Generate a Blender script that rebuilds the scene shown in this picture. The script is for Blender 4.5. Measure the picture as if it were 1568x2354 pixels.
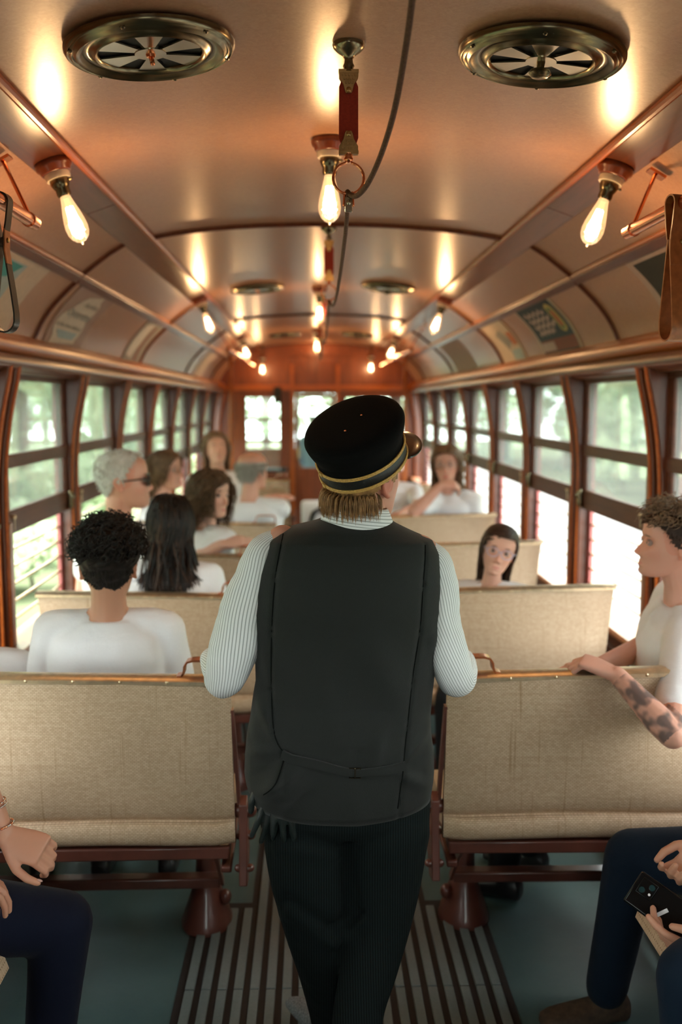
import bpy, math, random
import numpy as np
from mathutils import Vector, Matrix, noise as mnoise
random.seed(7)
rng = np.random.default_rng(7)
for o in list(bpy.data.objects): bpy.data.objects.remove(o)
S = bpy.context.scene
COL = S.collection
PI = math.pi
# ------------------------------------------------------------------ camera
FPX = 35.0/36.0*2354.0
CAM = np.array([-0.075, 0.0, 1.70])
YAW = math.radians(1.667); PITCH = math.radians(6.258)
cd = bpy.data.cameras.new('camera'); cam = bpy.data.objects.new('camera', cd); COL.objects.link(cam)
cam.location = CAM; cam.rotation_euler = (PI/2-PITCH, 0, -YAW)
cd.sensor_fit = 'VERTICAL'; cd.sensor_height = 36; cd.sensor_width = 24; cd.lens = 35
cd.clip_start = 0.05; cd.clip_end = 300
cd.dof.use_dof = True; cd.dof.focus_distance = 2.2; cd.dof.aperture_fstop = 2.3
S.camera = cam
# ------------------------------------------------------------------ world, daylight, exposure
W = bpy.data.worlds.new('overcast_sky'); S.world = W; W.use_nodes = True
nt = W.node_tree; nt.nodes.clear()
wo = nt.nodes.new('ShaderNodeOutputWorld'); bg = nt.nodes.new('ShaderNodeBackground')
tc = nt.nodes.new('ShaderNodeTexCoord'); sx = nt.nodes.new('ShaderNodeSeparateXYZ'); rp = nt.nodes.new('ShaderNodeValToRGB')
nt.links.new(tc.outputs['Generated'], sx.inputs[0]); nt.links.new(sx.outputs['Z'], rp.inputs[0])
rp.color_ramp.elements[0].position = 0.0; rp.color_ramp.elements[0].color = (.86, .95, .92, 1)
rp.color_ramp.elements[1].position = 0.7; rp.color_ramp.elements[1].color = (.95, .98, 1.0, 1)
nt.links.new(rp.outputs[0], bg.inputs[0]); bg.inputs[1].default_value = 9.0
nt.links.new(bg.outputs[0], wo.inputs[0])
sl = bpy.data.lights.new('sun', 'SUN'); sl.energy = 15.0; sl.angle = math.radians(40); sl.color = (1, .96, .88)
so = bpy.data.objects.new('sun', sl); COL.objects.link(so); so.rotation_euler = (math.radians(-14), math.radians(8), 0)
S.view_settings.view_transform = 'Standard'; S.view_settings.look = 'None'
S.view_settings.exposure = 0.68; S.view_settings.gamma = 1.0; S.view_settings.use_curve_mapping = False
BULB_W = 5.5
cy = S.cycles
cy.use_denoising = True; cy.max_bounces = 7; cy.diffuse_bounces = 4; cy.glossy_bounces = 3
cy.transmission_bounces = 4; cy.transparent_max_bounces = 12
cy.caustics_reflective = False; cy.caustics_refractive = False
cy.sample_clamp_indirect = 6.0; cy.use_adaptive_sampling = True; cy.adaptive_threshold = 0.02
# ------------------------------------------------------------------ pixel -> world (photo pixels, 1568x2354)
FW = np.array([math.sin(YAW)*math.cos(PITCH), math.cos(YAW)*math.cos(PITCH), -math.sin(PITCH)])
RT = np.array([math.cos(YAW), -math.sin(YAW), 0.0]); UPV = np.cross(RT, FW)
def ray(px, py): return FW + RT*((px-784)/FPX) + UPV*((1177-py)/FPX)
def PY(px, py, Y):
    r = ray(px, py); return CAM + r*(Y/r[1])
def PZ(px, py, Z):
    r = ray(px, py); return CAM + r*((Z-CAM[2])/r[2])
# ------------------------------------------------------------------ small maths
def V(*a): return np.array(a if len(a) > 1 else a[0], float)
def nrm(v):
    v = np.asarray(v, float); return v/(np.linalg.norm(v)+1e-12)
def lerp(a, b, t): return a+(b-a)*t
def Rz(a): c, s = math.cos(a), math.sin(a); return np.array([[c, -s, 0], [s, c, 0], [0, 0, 1.]])
def Rx(a): c, s = math.cos(a), math.sin(a); return np.array([[1., 0, 0], [0, c, -s], [0, s, c]])
def Ry(a): c, s = math.cos(a), math.sin(a); return np.array([[c, 0, s], [0, 1., 0], [-s, 0, c]])
D2 = math.radians
def catmull(P, n):
    P = [np.asarray(p, float) for p in P]; out = []
    for i in range(len(P)-1):
        p0 = P[max(i-1, 0)]; p1 = P[i]; p2 = P[i+1]; p3 = P[min(i+2, len(P)-1)]
        for k in range(n):
            t = k/n
            out.append(.5*((2*p1)+(-p0+p2)*t+(2*p0-5*p1+4*p2-p3)*t*t+(-p0+3*p1-3*p2+p3)*t**3))
    out.append(P[-1]); return out
# ------------------------------------------------------------------ mesh collector
class G:
    def __init__(s): s.v = []; s.f = []; s.m = []; s.n = 0; s.uv = []
    def add(s, vs, fs, mi=0, uv=None):
        vs = np.asarray(vs, float).reshape(-1, 3); s.v.append(vs)
        o = s.n; s.f += [tuple(i+o for i in f) for f in fs]; s.m += [mi]*len(fs); s.n += len(vs)
        s.uv.append(np.zeros((len(vs), 2)) if uv is None else np.asarray(uv, float)); return s
    def box(s, lo, hi, mi=0):
        x0, y0, z0 = lo; x1, y1, z1 = hi
        x0, x1 = min(x0, x1), max(x0, x1); y0, y1 = min(y0, y1), max(y0, y1); z0, z1 = min(z0, z1), max(z0, z1)
        v = [(x0, y0, z0), (x1, y0, z0), (x1, y1, z0), (x0, y1, z0), (x0, y0, z1), (x1, y0, z1), (x1, y1, z1), (x0, y1, z1)]
        return s.add(v, [(0, 3, 2, 1), (4, 5, 6, 7), (0, 1, 5, 4), (1, 2, 6, 5), (2, 3, 7, 6), (3, 0, 4, 7)], mi)
    def obox(s, c, R, h, mi=0):
        c = np.asarray(c, float); R = np.asarray(R); v = []
        for k in (-1, 1):
            for a, b in ((-1, -1), (1, -1), (1, 1), (-1, 1)): v.append(c+R@np.array([a*h[0], b*h[1], k*h[2]]))
        return s.add(v, [(0, 3, 2, 1), (4, 5, 6, 7), (0, 1, 5, 4), (1, 2, 6, 5), (2, 3, 7, 6), (3, 0, 4, 7)], mi)
    def rings(s, R, mi=0, caps=True, closed=False):
        n = len(R[0]); v = np.concatenate(R); f = []
        m = len(R)
        for i in range(m if closed else m-1):
            a = i*n; b = ((i+1) % m)*n
            for j in range(n):
                k = (j+1) % n; f.append((a+j, a+k, b+k, b+j))
        if caps and not closed:
            f.append(tuple(range(n-1, -1, -1))); f.append(tuple((m-1)*n+j for j in range(n)))
        uv = [((j/n), i/max(m-1, 1)) for i in range(m) for j in range(n)]
        return s.add(v, f, mi, uv)
    def tube(s, pts, r, n=8, mi=0, rnd=True, ref=None, flat=1.0, closed=False, uvscale=False):
        P = [np.asarray(p, float) for p in pts]; m = len(P)
        r = [r]*m if np.isscalar(r) else list(r)
        T = []
        for i in range(m):
            if closed: T.append(nrm(P[(i+1) % m]-P[i-1]))
            else: T.append(nrm(P[min(i+1, m-1)]-P[max(i-1, 0)]))
        if ref is None:
            ref = V(0, 0, 1) if abs(T[0][2]) < .9 else V(1, 0, 0)
            u = nrm(ref-T[0]*np.dot(ref, T[0])); fixed = False
        else: u = nrm(np.asarray(ref, float)-T[0]*np.dot(ref, T[0])); fixed = True
        ang = np.linspace(0, 2*PI, n, endpoint=False); R = []
        rows = []
        for i in range(m):
            rr = np.asarray(ref, float) if fixed else u
            q = rr-T[i]*np.dot(rr, T[i])
            if np.linalg.norm(q) < 1e-6: q = u
            u = nrm(q); w = np.cross(T[i], u); rows.append((P[i], T[i], u, w, r[i]))
        def ring(c, u, w, a): return np.array([c+u*(a*math.cos(t))+w*(a*flat*math.sin(t)) for t in ang])
        if rnd and not closed:
            c, t, u0, w0, a = rows[0]
            for q in (80, 55, 28): R.append(ring(c-t*a*math.sin(D2(q)), u0, w0, a*math.cos(D2(q))))
        for c, t, u0, w0, a in rows: R.append(ring(c, u0, w0, a))
        if rnd and not closed:
            c, t, u0, w0, a = rows[-1]
            for q in (28, 55, 80): R.append(ring(c+t*a*math.sin(D2(q)), u0, w0, a*math.cos(D2(q))))
        return s.rings(R, mi, True, closed)
    def ell(s, c, rad, R=None, nu=16, nv=10, mi=0):
        R = np.eye(3) if R is None else np.asarray(R); c = np.asarray(c, float); L = []
        for i in range(nv+1):
            t = D2(2)+(PI-D2(4))*i/nv
            L.append(np.array([c+R@np.array([rad[0]*math.sin(t)*math.cos(a), rad[1]*math.sin(t)*math.sin(a), rad[2]*math.cos(t)]) for a in np.linspace(0, -2*PI, nu, endpoint=False)]))
        return s.rings(L, mi)
    def lathe(s, prof, M=None, n=24, mi=0, sx=1.0, sy=1.0, caps=True):
        R3 = np.eye(3) if M is None else M[0]; T = np.zeros(3) if M is None else np.asarray(M[1], float)
        L = [np.array([T+R3@np.array([r*sx*math.cos(a), r*sy*math.sin(a), z]) for a in np.linspace(0, 2*PI, n, endpoint=False)]) for r, z in prof]
        return s.rings(L, mi, caps)
    def sweep(s, prof, f0, f1, nx=2, mi=0):
        """closed profile of (y,z) swept in x; f0,f1 give x ends as functions of z"""
        L = []
        for i in range(nx):
            t = i/(nx-1); L.append(np.array([[lerp(f0(z), f1(z), t), y, z] for y, z in prof]))
        return s.rings(L, mi)
    def ext(s, prof, y0, y1, mi=0, closed=True, ny=2):
        """profile of (x,z) extruded along y"""
        L = [np.array([[x, lerp(y0, y1, i/(ny-1)), z] for x, z in prof]) for i in range(ny)]
        if closed: return s.rings(L, mi)
        n = len(prof); v = np.concatenate(L); f = []
        for i in range(ny-1):
            for j in range(n-1): f.append((i*n+j, i*n+j+1, (i+1)*n+j+1, (i+1)*n+j))
        return s.add(v, f, mi)
    def strip(s, pts, wdir, w, th, mi=0):
        """flat ribbon of thickness th following pts; wdir = width direction(s)"""
        P = [np.asarray(p, float) for p in pts]; m = len(P); L = []
        for i in range(m):
            t = nrm(P[min(i+1, m-1)]-P[max(i-1, 0)])
            wd = np.asarray(wdir[i] if isinstance(wdir, list) else wdir, float); wd = nrm(wd-t*np.dot(wd, t)); nn = np.cross(t, wd)
            ww = w[i] if isinstance(w, (list, tuple)) else w
            L.append(np.array([P[i]+wd*ww/2+nn*th/2, P[i]-wd*ww/2+nn*th/2, P[i]-wd*ww/2-nn*th/2, P[i]+wd*ww/2-nn*th/2]))
        return s.rings(L, mi)
    def mesh(s, name):
        me = bpy.data.meshes.new(name)
        v = np.concatenate(s.v) if s.v else np.zeros((0, 3))
        me.from_pydata([tuple(p) for p in v], [], s.f)
        me.polygons.foreach_set('material_index', s.m)
        return me
    def build(s, name, mat, parent=None, smooth=35, bevel=0.0, sub=0, uv=False):
        me = s.mesh(name); me.update()
        for m in (mat if isinstance(mat, (list, tuple)) else [mat]): me.materials.append(m)
        if smooth:
            me.polygons.foreach_set('use_smooth', [True]*len(me.polygons))
            if smooth < 180: me.set_sharp_from_angle(angle=D2(smooth))
        if uv:
            a = me.attributes.new('uvt', 'FLOAT_VECTOR', 'POINT'); q = np.concatenate(s.uv)
            a.data.foreach_set('vector', np.c_[q, np.zeros(len(q))].ravel())
        o = bpy.data.objects.new(name, me); COL.objects.link(o)
        if parent is not None:
            o.parent = parent
            if s.__dict__.get('world', True): o.matrix_parent_inverse = parent.matrix_basis.inverted()
        if bevel:
            b = o.modifiers.new('bevel', 'BEVEL'); b.width = bevel; b.segments = 2; b.limit_method = 'ANGLE'; b.angle_limit = D2(40)
        if sub:
            b = o.modifiers.new('subsurf', 'SUBSURF'); b.levels = sub; b.render_levels = sub
        return o
def tag(o, label=None, cat=None, group=None, kind=None):
    if label: o['label'] = label
    if cat: o['category'] = cat
    if group: o['group'] = group
    if kind: o['kind'] = kind
    return o
def struct(o): o['kind'] = 'structure'; return o
def empty(name, loc=(0, 0, 0), rot=(0, 0, 0), label=None, cat=None, group=None):
    o = bpy.data.objects.new(name, None); COL.objects.link(o); o.location = [float(x) for x in loc]; o.rotation_euler = rot
    o.empty_display_size = .05
    o.matrix_basis = Matrix.LocRotScale(Vector([float(x) for x in loc]), Matrix.Identity(3).to_quaternion() if rot == (0, 0, 0) else __import__('mathutils').Euler(rot).to_quaternion(), None)
    return tag(o, label, cat, group)
def kids(o): return [c for c in list(bpy.data.objects) if c.parent == o]
def copy_tree(o, parent=None, ch=None):
    if ch is None:
        ch = {}
        for c in bpy.data.objects:
            if c.parent: ch.setdefault(c.parent.name, []).append(c)
    c = o.copy(); COL.objects.link(c)
    if parent is not None: c.parent = parent
    for k in ch.get(o.name, []): copy_tree(k, c, ch)
    return c
def weld(g, voxel, smooth=2):
    me = g.mesh('weld'); o = bpy.data.objects.new('weld', me); COL.objects.link(o)
    m = o.modifiers.new('r', 'REMESH'); m.mode = 'VOXEL'; m.voxel_size = voxel; m.use_smooth_shade = True
    if smooth:
        q = o.modifiers.new('s', 'SMOOTH'); q.factor = .5; q.iterations = smooth
    dg = bpy.context.evaluated_depsgraph_get()
    new = bpy.data.meshes.new_from_object(o.evaluated_get(dg), depsgraph=dg)
    bpy.data.objects.remove(o); bpy.data.meshes.remove(me)
    new.polygons.foreach_set('use_smooth', [True]*len(new.polygons))
    return new
def verts_of(me):
    a = np.empty(len(me.vertices)*3); me.vertices.foreach_get('co', a); return a.reshape(-1, 3)
def link_mesh(me, name, mat, parent):
    me.name = name; me.materials.clear(); me.materials.append(mat)
    o = bpy.data.objects.new(name, me); COL.objects.link(o)
    if parent is not None: o.parent = parent; o.matrix_parent_inverse = parent.matrix_basis.inverted()
    return o
# ------------------------------------------------------------------ materials
class N:
    def __init__(s, name):
        s.m = bpy.data.materials.new(name); s.m.use_nodes = True; s.t = s.m.node_tree; s.t.nodes.clear()
        s.out = s.n('ShaderNodeOutputMaterial'); s.b = s.n('ShaderNodeBsdfPrincipled'); s.l(s.b.outputs[0], s.out.inputs[0])
    def n(s, t, **k):
        x = s.t.nodes.new(t)
        for a, b in k.items(): setattr(x, a, b)
        return x
    def l(s, a, b): s.t.links.new(a, b)
    def set(s, **k):
        mp = {'rough': 'Roughness', 'metal': 'Metallic', 'coat': 'Coat Weight', 'coatr': 'Coat Roughness', 'spec': 'Specular IOR Level', 'sheen': 'Sheen Weight', 'sub': 'Subsurface Weight'}
        for a, v in k.items(): s.b.inputs[mp[a]].default_value = v
        return s
    def col(s, c): s.b.inputs['Base Color'].default_value = (*c, 1); return s
    def coord(s, kind='Object', scale=(1, 1, 1), rot=(0, 0, 0)):
        t = s.n('ShaderNodeTexCoord'); m = s.n('ShaderNodeMapping'); m.inputs['Scale'].default_value = scale; m.inputs['Rotation'].default_value = rot
        s.l(t.outputs[kind], m.inputs[0]); return m.outputs[0]
    def noise(s, vec, scale, detail=3, rough=.5, dist=0):
        x = s.n('ShaderNodeTexNoise'); s.l(vec, x.inputs['Vector']); x.inputs['Scale'].default_value = scale; x.inputs['Detail'].default_value = detail
        x.inputs['Roughness'].default_value = rough; x.inputs['Distortion'].default_value = dist; return x.outputs['Fac']
    def ramp(s, fac, stops):
        r = s.n('ShaderNodeValToRGB'); s.l(fac, r.inputs[0]); e = r.color_ramp.elements
        while len(e) < len(stops): e.new(.5)
        for i, (p, c) in enumerate(stops): e[i].position = p; e[i].color = (*c, 1)
        return r.outputs[0]
    def mix(s, a, b, fac, mode='MIX'):
        x = s.n('ShaderNodeMix', data_type='RGBA', blend_type=mode)
        for sock, val in ((x.inputs[0], fac), (x.inputs[6], a), (x.inputs[7], b)):
            if isinstance(val, (int, float)): sock.default_value = val
            elif isinstance(val, tuple): sock.default_value = (*val, 1)
            else: s.l(val, sock)
        return x.outputs[2]
    def math(s, op, a, b=0.0):
        x = s.n('ShaderNodeMath', operation=op)
        for i, val in enumerate((a, b)):
            if isinstance(val, (int, float)): x.inputs[i].default_value = val
            else: s.l(val, x.inputs[i])
        return x.outputs[0]
    def base(s, c): s.l(c, s.b.inputs['Base Color']); return s
    def bump(s, h, strength=.3, dist=.01):
        x = s.n('ShaderNodeBump'); x.inputs['Strength'].default_value = strength; x.inputs['Distance'].default_value = dist
        s.l(h, x.inputs['Height']); s.l(x.outputs[0], s.b.inputs['Normal']); return s
def plain(name, c, rough=.5, metal=0.0, coat=0.0, var=.12, scale=30, bump=0.0, sheen=0.0, spec=.5):
    m = N(name); v = m.coord(); f = m.noise(v, scale, 3)
    m.base(m.ramp(f, [(.3, tuple(x*(1-var) for x in c)), (.7, tuple(min(1, x*(1+var)) for x in c))]))
    m.set(rough=rough, metal=metal, coat=coat, sheen=sheen, spec=spec)
    if coat: m.set(coatr=.12)
    if bump: m.bump(f, bump, .004)
    return m.m
def wood(name, dark, light, axis='Y', rough=.3, coat=.6, scale=1.0):
    m = N(name); sc = {'Y': (14, .9, 14), 'Z': (14, 14, .9), 'X': (.9, 14, 14)}[axis]
    v = m.coord('Object', tuple(x*scale for x in sc)); f = m.noise(v, 3.0, 5, .6, .6); g = m.noise(v, 18, 2)
    c = m.ramp(f, [(.25, dark), (.75, light)])
    m.base(m.mix(c, tuple(x*.6 for x in dark), m.math('MULTIPLY', g, .35))); m.set(rough=rough+.04, coat=coat*.35, coatr=.16, spec=.32)
    m.bump(g, .08, .002); return m.m
M = {}
M['wood'] = wood('varnished_mahogany', (.070, .017, .007), (.17, .048, .018), 'Z')
M['wood_y'] = wood('varnished_mahogany_long', (.075, .018, .008), (.17, .046, .018), 'Y', rough=.26, coat=.9)
M['wood_orange'] = wood('amber_varnished_wood', (.34, .070, .010), (.56, .145, .024), 'Y', rough=.26, coat=.5)
M['wood_x'] = wood('bulkhead_mahogany', (.15, .034, .010), (.31, .080, .024), 'Z', rough=.3, coat=.7)
M['wood_sash'] = wood('sash_wood', (.070, .020, .010), (.15, .045, .020), 'Y', rough=.42, coat=.1)
M['wood_pale'] = wood('worn_amber_post_wood', (.24, .085, .032), (.46, .19, .08), 'Z', rough=.35, coat=.5)
M['redpaint'] = plain('dull_red_paint', (.34, .085, .075), .45)
M['oxide'] = plain('oxide_red_cast_iron', (.115, .034, .022), .38, 0, .3, .2, 18, .15)
M['copper'] = plain('polished_copper', (.80, .30, .14), .22, 1.0, 0, .15, 25)
M['brass'] = plain('aged_brass', (.46, .29, .12), .28, 1.0, 0, .2, 30)
M['paleb'] = plain('pale_worn_brass', (.74, .60, .40), .42, 1.0, 0, .15, 40)
M['bronze'] = plain('dark_bronze', (.20, .165, .10), .24, 1.0, 0, .3, 14)
M['nickel'] = plain('tarnished_nickel', (.50, .45, .34), .22, 1.0, 0, .2, 12)
M['black'] = plain('matt_black', (.006, .007, .007), .6)
M['porcelain'] = plain('cream_porcelain', (.78, .70, .56), .3, 0, .3, .05)
M['redstrap'] = plain('red_webbing', (.36, .030, .012), .75, 0, 0, .15, 220, .2)
M['leather_tan'] = plain('tan_leather', (.42, .13, .04), .42, 0, .2, .2, 60, .15)
M['leather_dark'] = plain('dark_leather', (.016, .012, .010), .45, 0, .2, .2, 60, .15)
M['rope'] = plain('dark_cord', (.12, .055, .03), .7, 0, 0, .3, 200, .3)
M['rose'] = wood('lamp_rose_wood', (.14, .03, .012), (.30, .075, .025), 'Z', .25, .8)
m = N('ceiling_fibre_board'); v = m.coord(); f1 = m.noise(v, 60, 4, .65, 1.5); f2 = m.noise(m.coord('Object', (90, 160, 90)), 1.0, 2, .5, 2.5); f3 = m.noise(v, 1.3, 2)
c = m.ramp(f1, [(.3, (.41, .200, .112)), (.7, (.53, .285, .172))]); fl = m.ramp(f2, [(.64, (0, 0, 0)), (.74, (1, 1, 1))])
c = m.mix(c, (.25, .105, .05), m.math('MULTIPLY', fl, .55)); c = m.mix(c, (.40, .20, .115), m.math('MULTIPLY', f3, .25)); m.base(c)
m.set(rough=.30, coat=.25, coatr=.22, spec=.55); m.bump(f1, .05, .002); M['ceiling'] = m.m
def rattan(name, rot):
    m = N(name); v = m.coord('Object', (1, 1, 1), rot)
    b = m.n('ShaderNodeTexBrick'); m.l(v, b.inputs['Vector']); b.inputs['Scale'].default_value = 1.0; b.inputs['Brick Width'].default_value = .0105; b.inputs['Row Height'].default_value = .0046
    b.inputs['Mortar Size'].default_value = .0008; b.inputs['Mortar Smooth'].default_value = .6; b.offset = .5
    b.inputs['Color1'].default_value = (.70, .52, .36, 1); b.inputs['Color2'].default_value = (.55, .39, .255, 1); b.inputs['Mortar'].default_value = (.28, .18, .10, 1)
    s1 = m.noise(m.coord('Object', (1, 1, 1), rot), 260, 2); t = m.n('ShaderNodeMapping'); m.l(v, t.inputs[0]); t.inputs['Scale'].default_value = (95, 2.0, 1)
    s2 = m.noise(t.outputs[0], 1.0, 3, .6, .3); t2 = m.n('ShaderNodeMapping'); m.l(v, t2.inputs[0]); t2.inputs['Scale'].default_value = (3, 120, 1); s3 = m.noise(t2.outputs[0], 1.0, 2)
    c = m.mix(b.outputs[0], (.33, .20, .10), m.ramp(s2, [(.60, (0, 0, 0)), (.72, (.85, .85, .85))]))
    c = m.mix(c, (.72, .58, .40), m.ramp(s3, [(.5, (0, 0, 0)), (.75, (.22, .22, .22))])); c = m.mix(c, (.40, .27, .15), m.math('MULTIPLY', s1, .3)); m.base(c)
    m.set(rough=.55, spec=.35); m.bump(b.outputs['Fac'], -.35, .002); return m.m
M['rattan'] = rattan('woven_rattan_back', (PI/2, 0, 0)); M['rattan_flat'] = rattan('woven_rattan_seat', (0, 0, 0)); M['rattan_side'] = rattan('woven_rattan_side', (0, PI/2, 0))
m = N('teal_floor_paint'); v = m.coord(); f = m.noise(v, 3.5, 4, .6); g = m.noise(v, 70, 3)
c = m.ramp(f, [(.3, (.042, .092, .092)), (.7, (.075, .135, .132))]); c = m.mix(c, (.13, .15, .14), m.math('MULTIPLY', g, .3)); m.base(c); m.set(rough=.42, spec=.4); m.bump(g, .08, .002); M['floor'] = m.m
m = N('worn_grey_slats'); v = m.coord('Object', (1, .25, 1)); f = m.noise(v, 9, 5, .65); g = m.noise(m.coord(), 90, 2)
c = m.ramp(f, [(.25, (.125, .155, .150)), (.75, (.21, .24, .23))]); c = m.mix(c, (.07, .10, .095), m.math('MULTIPLY', g, .4)); m.base(c); m.set(rough=.5, spec=.35); M['slat'] = m.m
M['groove'] = plain('dark_grooves', (.018, .013, .011), .7)
m = N('window_glass'); m.t.nodes.remove(m.b); tr = m.n('ShaderNodeBsdfTransparent'); gl = m.n('ShaderNodeBsdfGlossy'); gl.inputs['Roughness'].default_value = .02
fr = m.n('ShaderNodeFresnel'); fr.inputs[0].default_value = 1.5; mx = m.n('ShaderNodeMixShader'); tr.inputs[0].default_value = (.94, .97, .95, 1)
m.l(m.math('MULTIPLY', fr.outputs[0], .8), mx.inputs[0]); m.l(tr.outputs[0], mx.inputs[1]); m.l(gl.outputs[0], mx.inputs[2]); df = m.n('ShaderNodeBsdfTranslucent'); df.inputs[0].default_value = (.90, .95, .92, 1); m2 = m.n('ShaderNodeMixShader'); m2.inputs[0].default_value = .045; m.l(mx.outputs[0], m2.inputs[1]); m.l(df.outputs[0], m2.inputs[2]); m.l(m2.outputs[0], m.out.inputs[0]); M['glass'] = m.m
m = N('bulb_glass'); m.t.nodes.remove(m.b); tr = m.n('ShaderNodeBsdfTransparent'); gl = m.n('ShaderNodeBsdfGlossy'); gl.inputs['Roughness'].default_value = .05; em = m.n('ShaderNodeEmission')
em.inputs[0].default_value = (1, .55, .25, 1); em.inputs[1].default_value = .55; tr.inputs[0].default_value = (1, .90, .78, 1); lw = m.n('ShaderNodeLayerWeight'); lw.inputs[0].default_value = .35
mx = m.n('ShaderNodeMixShader'); ad = m.n('ShaderNodeAddShader'); m.l(m.math('MULTIPLY', lw.outputs['Fresnel'], .7), mx.inputs[0]); m.l(tr.outputs[0], mx.inputs[1]); m.l(gl.outputs[0], mx.inputs[2])
m.l(mx.outputs[0], ad.inputs[0]); m.l(em.outputs[0], ad.inputs[1]); m.l(ad.outputs[0], m.out.inputs[0]); M['bulb'] = m.m
m = N('filament'); m.t.nodes.remove(m.b); em = m.n('ShaderNodeEmission'); em.inputs[0].default_value = (1, .72, .42, 1); em.inputs[1].default_value = 22; m.l(em.outputs[0], m.out.inputs[0]); M['filament'] = m.m
def cloth(name, c, rough=.85, wr=.25, scale=7, fine=500, fb=.1, sheen=.1):
    m = N(name); v = m.coord(); f = m.noise(v, scale, 4, .55, .8); g = m.noise(v, fine, 2)
    m.base(m.mix(c, tuple(x*.86 for x in c), g)); m.set(rough=rough, sheen=sheen*.3, spec=.12)
    a = m.math('ADD', f, m.math('MULTIPLY', g, fb)); m.bump(a, wr, .03); return m.m
M['tshirt'] = cloth('white_cotton', (.90, .89, .90), wr=.22); M['denim_dark'] = cloth('dark_denim', (.006, .008, .020), .8, .2, 9, 700, .25); M['denim'] = cloth('blue_denim', (.006, .014, .028), .8, .2, 9, 700, .25)
M['darkcloth'] = cloth('dark_trousers', (.020, .022, .026), .85); M['bluecloth'] = cloth('blue_uniform_shirt', (.22, .32, .46), .8)
M['beige'] = cloth('beige_shorts', (.38, .32, .24), .85)
M['vest'] = cloth('charcoal_wool', (.0062, .0078, .0067), .75, .16, 10, 620, .8, .3); M['vest'].node_tree.nodes['Principled BSDF'].inputs['Specular IOR Level'].default_value = .30; M['seam'] = plain('seam_shadow_cloth', (.006, .007, .0065), .95, spec=.05)
m = N('pinstripe_trousers'); v = m.coord(); w = m.n('ShaderNodeTexWave'); w.bands_direction = 'X'; m.l(v, w.inputs[0]); w.inputs['Scale'].default_value = 55; w.inputs['Distortion'].default_value = .6
f = m.noise(v, 8, 3); m.base(m.mix((.003, .0045, .0045), (.008, .012, .012), w.outputs['Fac'])); m.set(rough=.85, spec=.1); m.bump(f, .25, .03); M['pinstripe'] = m.m
def stripes(name, horiz=False):
    m = N(name); a = m.n('ShaderNodeAttribute'); a.attribute_name = 'uvt'; s = m.n('ShaderNodeSeparateXYZ'); m.l(a.outputs['Vector'], s.inputs[0])
    u = m.math('ADD', m.math('MULTIPLY', s.outputs[0], 46.0 if not horiz else 4.0), m.math('MULTIPLY', s.outputs[1], 16.0 if not horiz else 11.0))
    fr = m.math('FRACT', u); k = m.ramp(fr, [(.0, (0, 0, 0)), (.10, (1, 1, 1)), (.30, (1, 1, 1)), (.42, (0, 0, 0))]); f = m.noise(m.coord(), 16, 3)
    m.base(m.mix((.76, .77, .77), (.36, .38, .37), k)); m.set(rough=.8, spec=.2); m.bump(m.math('ADD', f, m.math('MULTIPLY', k, .04)), .25, .02); return m.m
M['stripe'] = stripes('striped_shirting'); M['stripe_h'] = stripes('striped_collar', True)
M['hat'] = plain('black_felt', (.003, .003, .003), .95, spec=.1, sheen=.0, var=.3, scale=300, bump=.1); M['gold'] = plain('gold_braid', (.50, .29, .075), .55, .1, 0, .25, 260, .3)
m = N('black_lace_band'); v = m.coord(); g = m.noise(v, 330, 3, .7); m.base(m.ramp(g, [(.58, (.004, .005, .005)), (.72, (.045, .050, .046))])); m.set(rough=.5); m.bump(g, .4, .002); M['lace'] = m.m
M['patent'] = plain('patent_leather', (.008, .005, .004), .3, 0, .3)
m = N('skin'); a = m.n('ShaderNodeAttribute'); a.attribute_name = 'tone'; g = m.noise(m.coord(), 90, 3); m.base(m.mix(a.outputs['Color'], (.60, .25, .16), m.math('MULTIPLY', g, .10)))
m.set(rough=.48, spec=.4); m.b.inputs['Subsurface Weight'].default_value = .12; m.b.inputs['Subsurface Radius'].default_value = (.012, .005, .003); m.b.inputs['Subsurface Scale'].default_value = .6; M['skin'] = m.m
def hairmat(name, c, var=.5):
    m = N(name); v = m.coord(); f = m.noise(v, 60, 3); m.base(m.ramp(f, [(.3, tuple(x*(1-var) for x in c)), (.75, tuple(min(1, x*(1+var)) for x in c))])); m.set(rough=.5, spec=.25); return m.m
HAIR = {'black': hairmat('black_hair', (.012, .009, .008), .6), 'darkbrown': hairmat('dark_brown_hair', (.045, .023, .014)), 'brown': hairmat('brown_hair', (.15, .085, .045)), 'ash': hairmat('ash_brown_hair', (.24, .16, .10)),
        'white': hairmat('white_hair', (.62, .61, .58), .15), 'grey': hairmat('grey_hair', (.42, .39, .36), .2), 'ginger': hairmat('ginger_grey_hair', (.30, .155, .06), .5), 'curlybrown': hairmat('curly_brown_hair', (.10, .055, .028))}
M['eyewhite'] = plain('eye_white', (.40, .32, .29), .4); M['iris'] = plain('iris', (.06, .035, .02), .15); M['frame_dark'] = plain('dark_spectacle_frame', (.03, .025, .025), .3); M['frame_clear'] = plain('clear_spectacle_frame', (.55, .48, .62), .2); M['frame_metal'] = plain('thin_metal_frame', (.35, .3, .26), .3, .8)
M['lens_dark'] = plain('dark_lens', (.035, .022, .02), .08, 0, .5)
M['nail'] = plain('nail', (.62, .38, .33), .25); M['silver'] = plain('silver_beads', (.75, .72, .70), .2, 1.0); M['rosegold'] = plain('rose_gold_beads', (.80, .45, .28), .2, 1.0)
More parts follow.
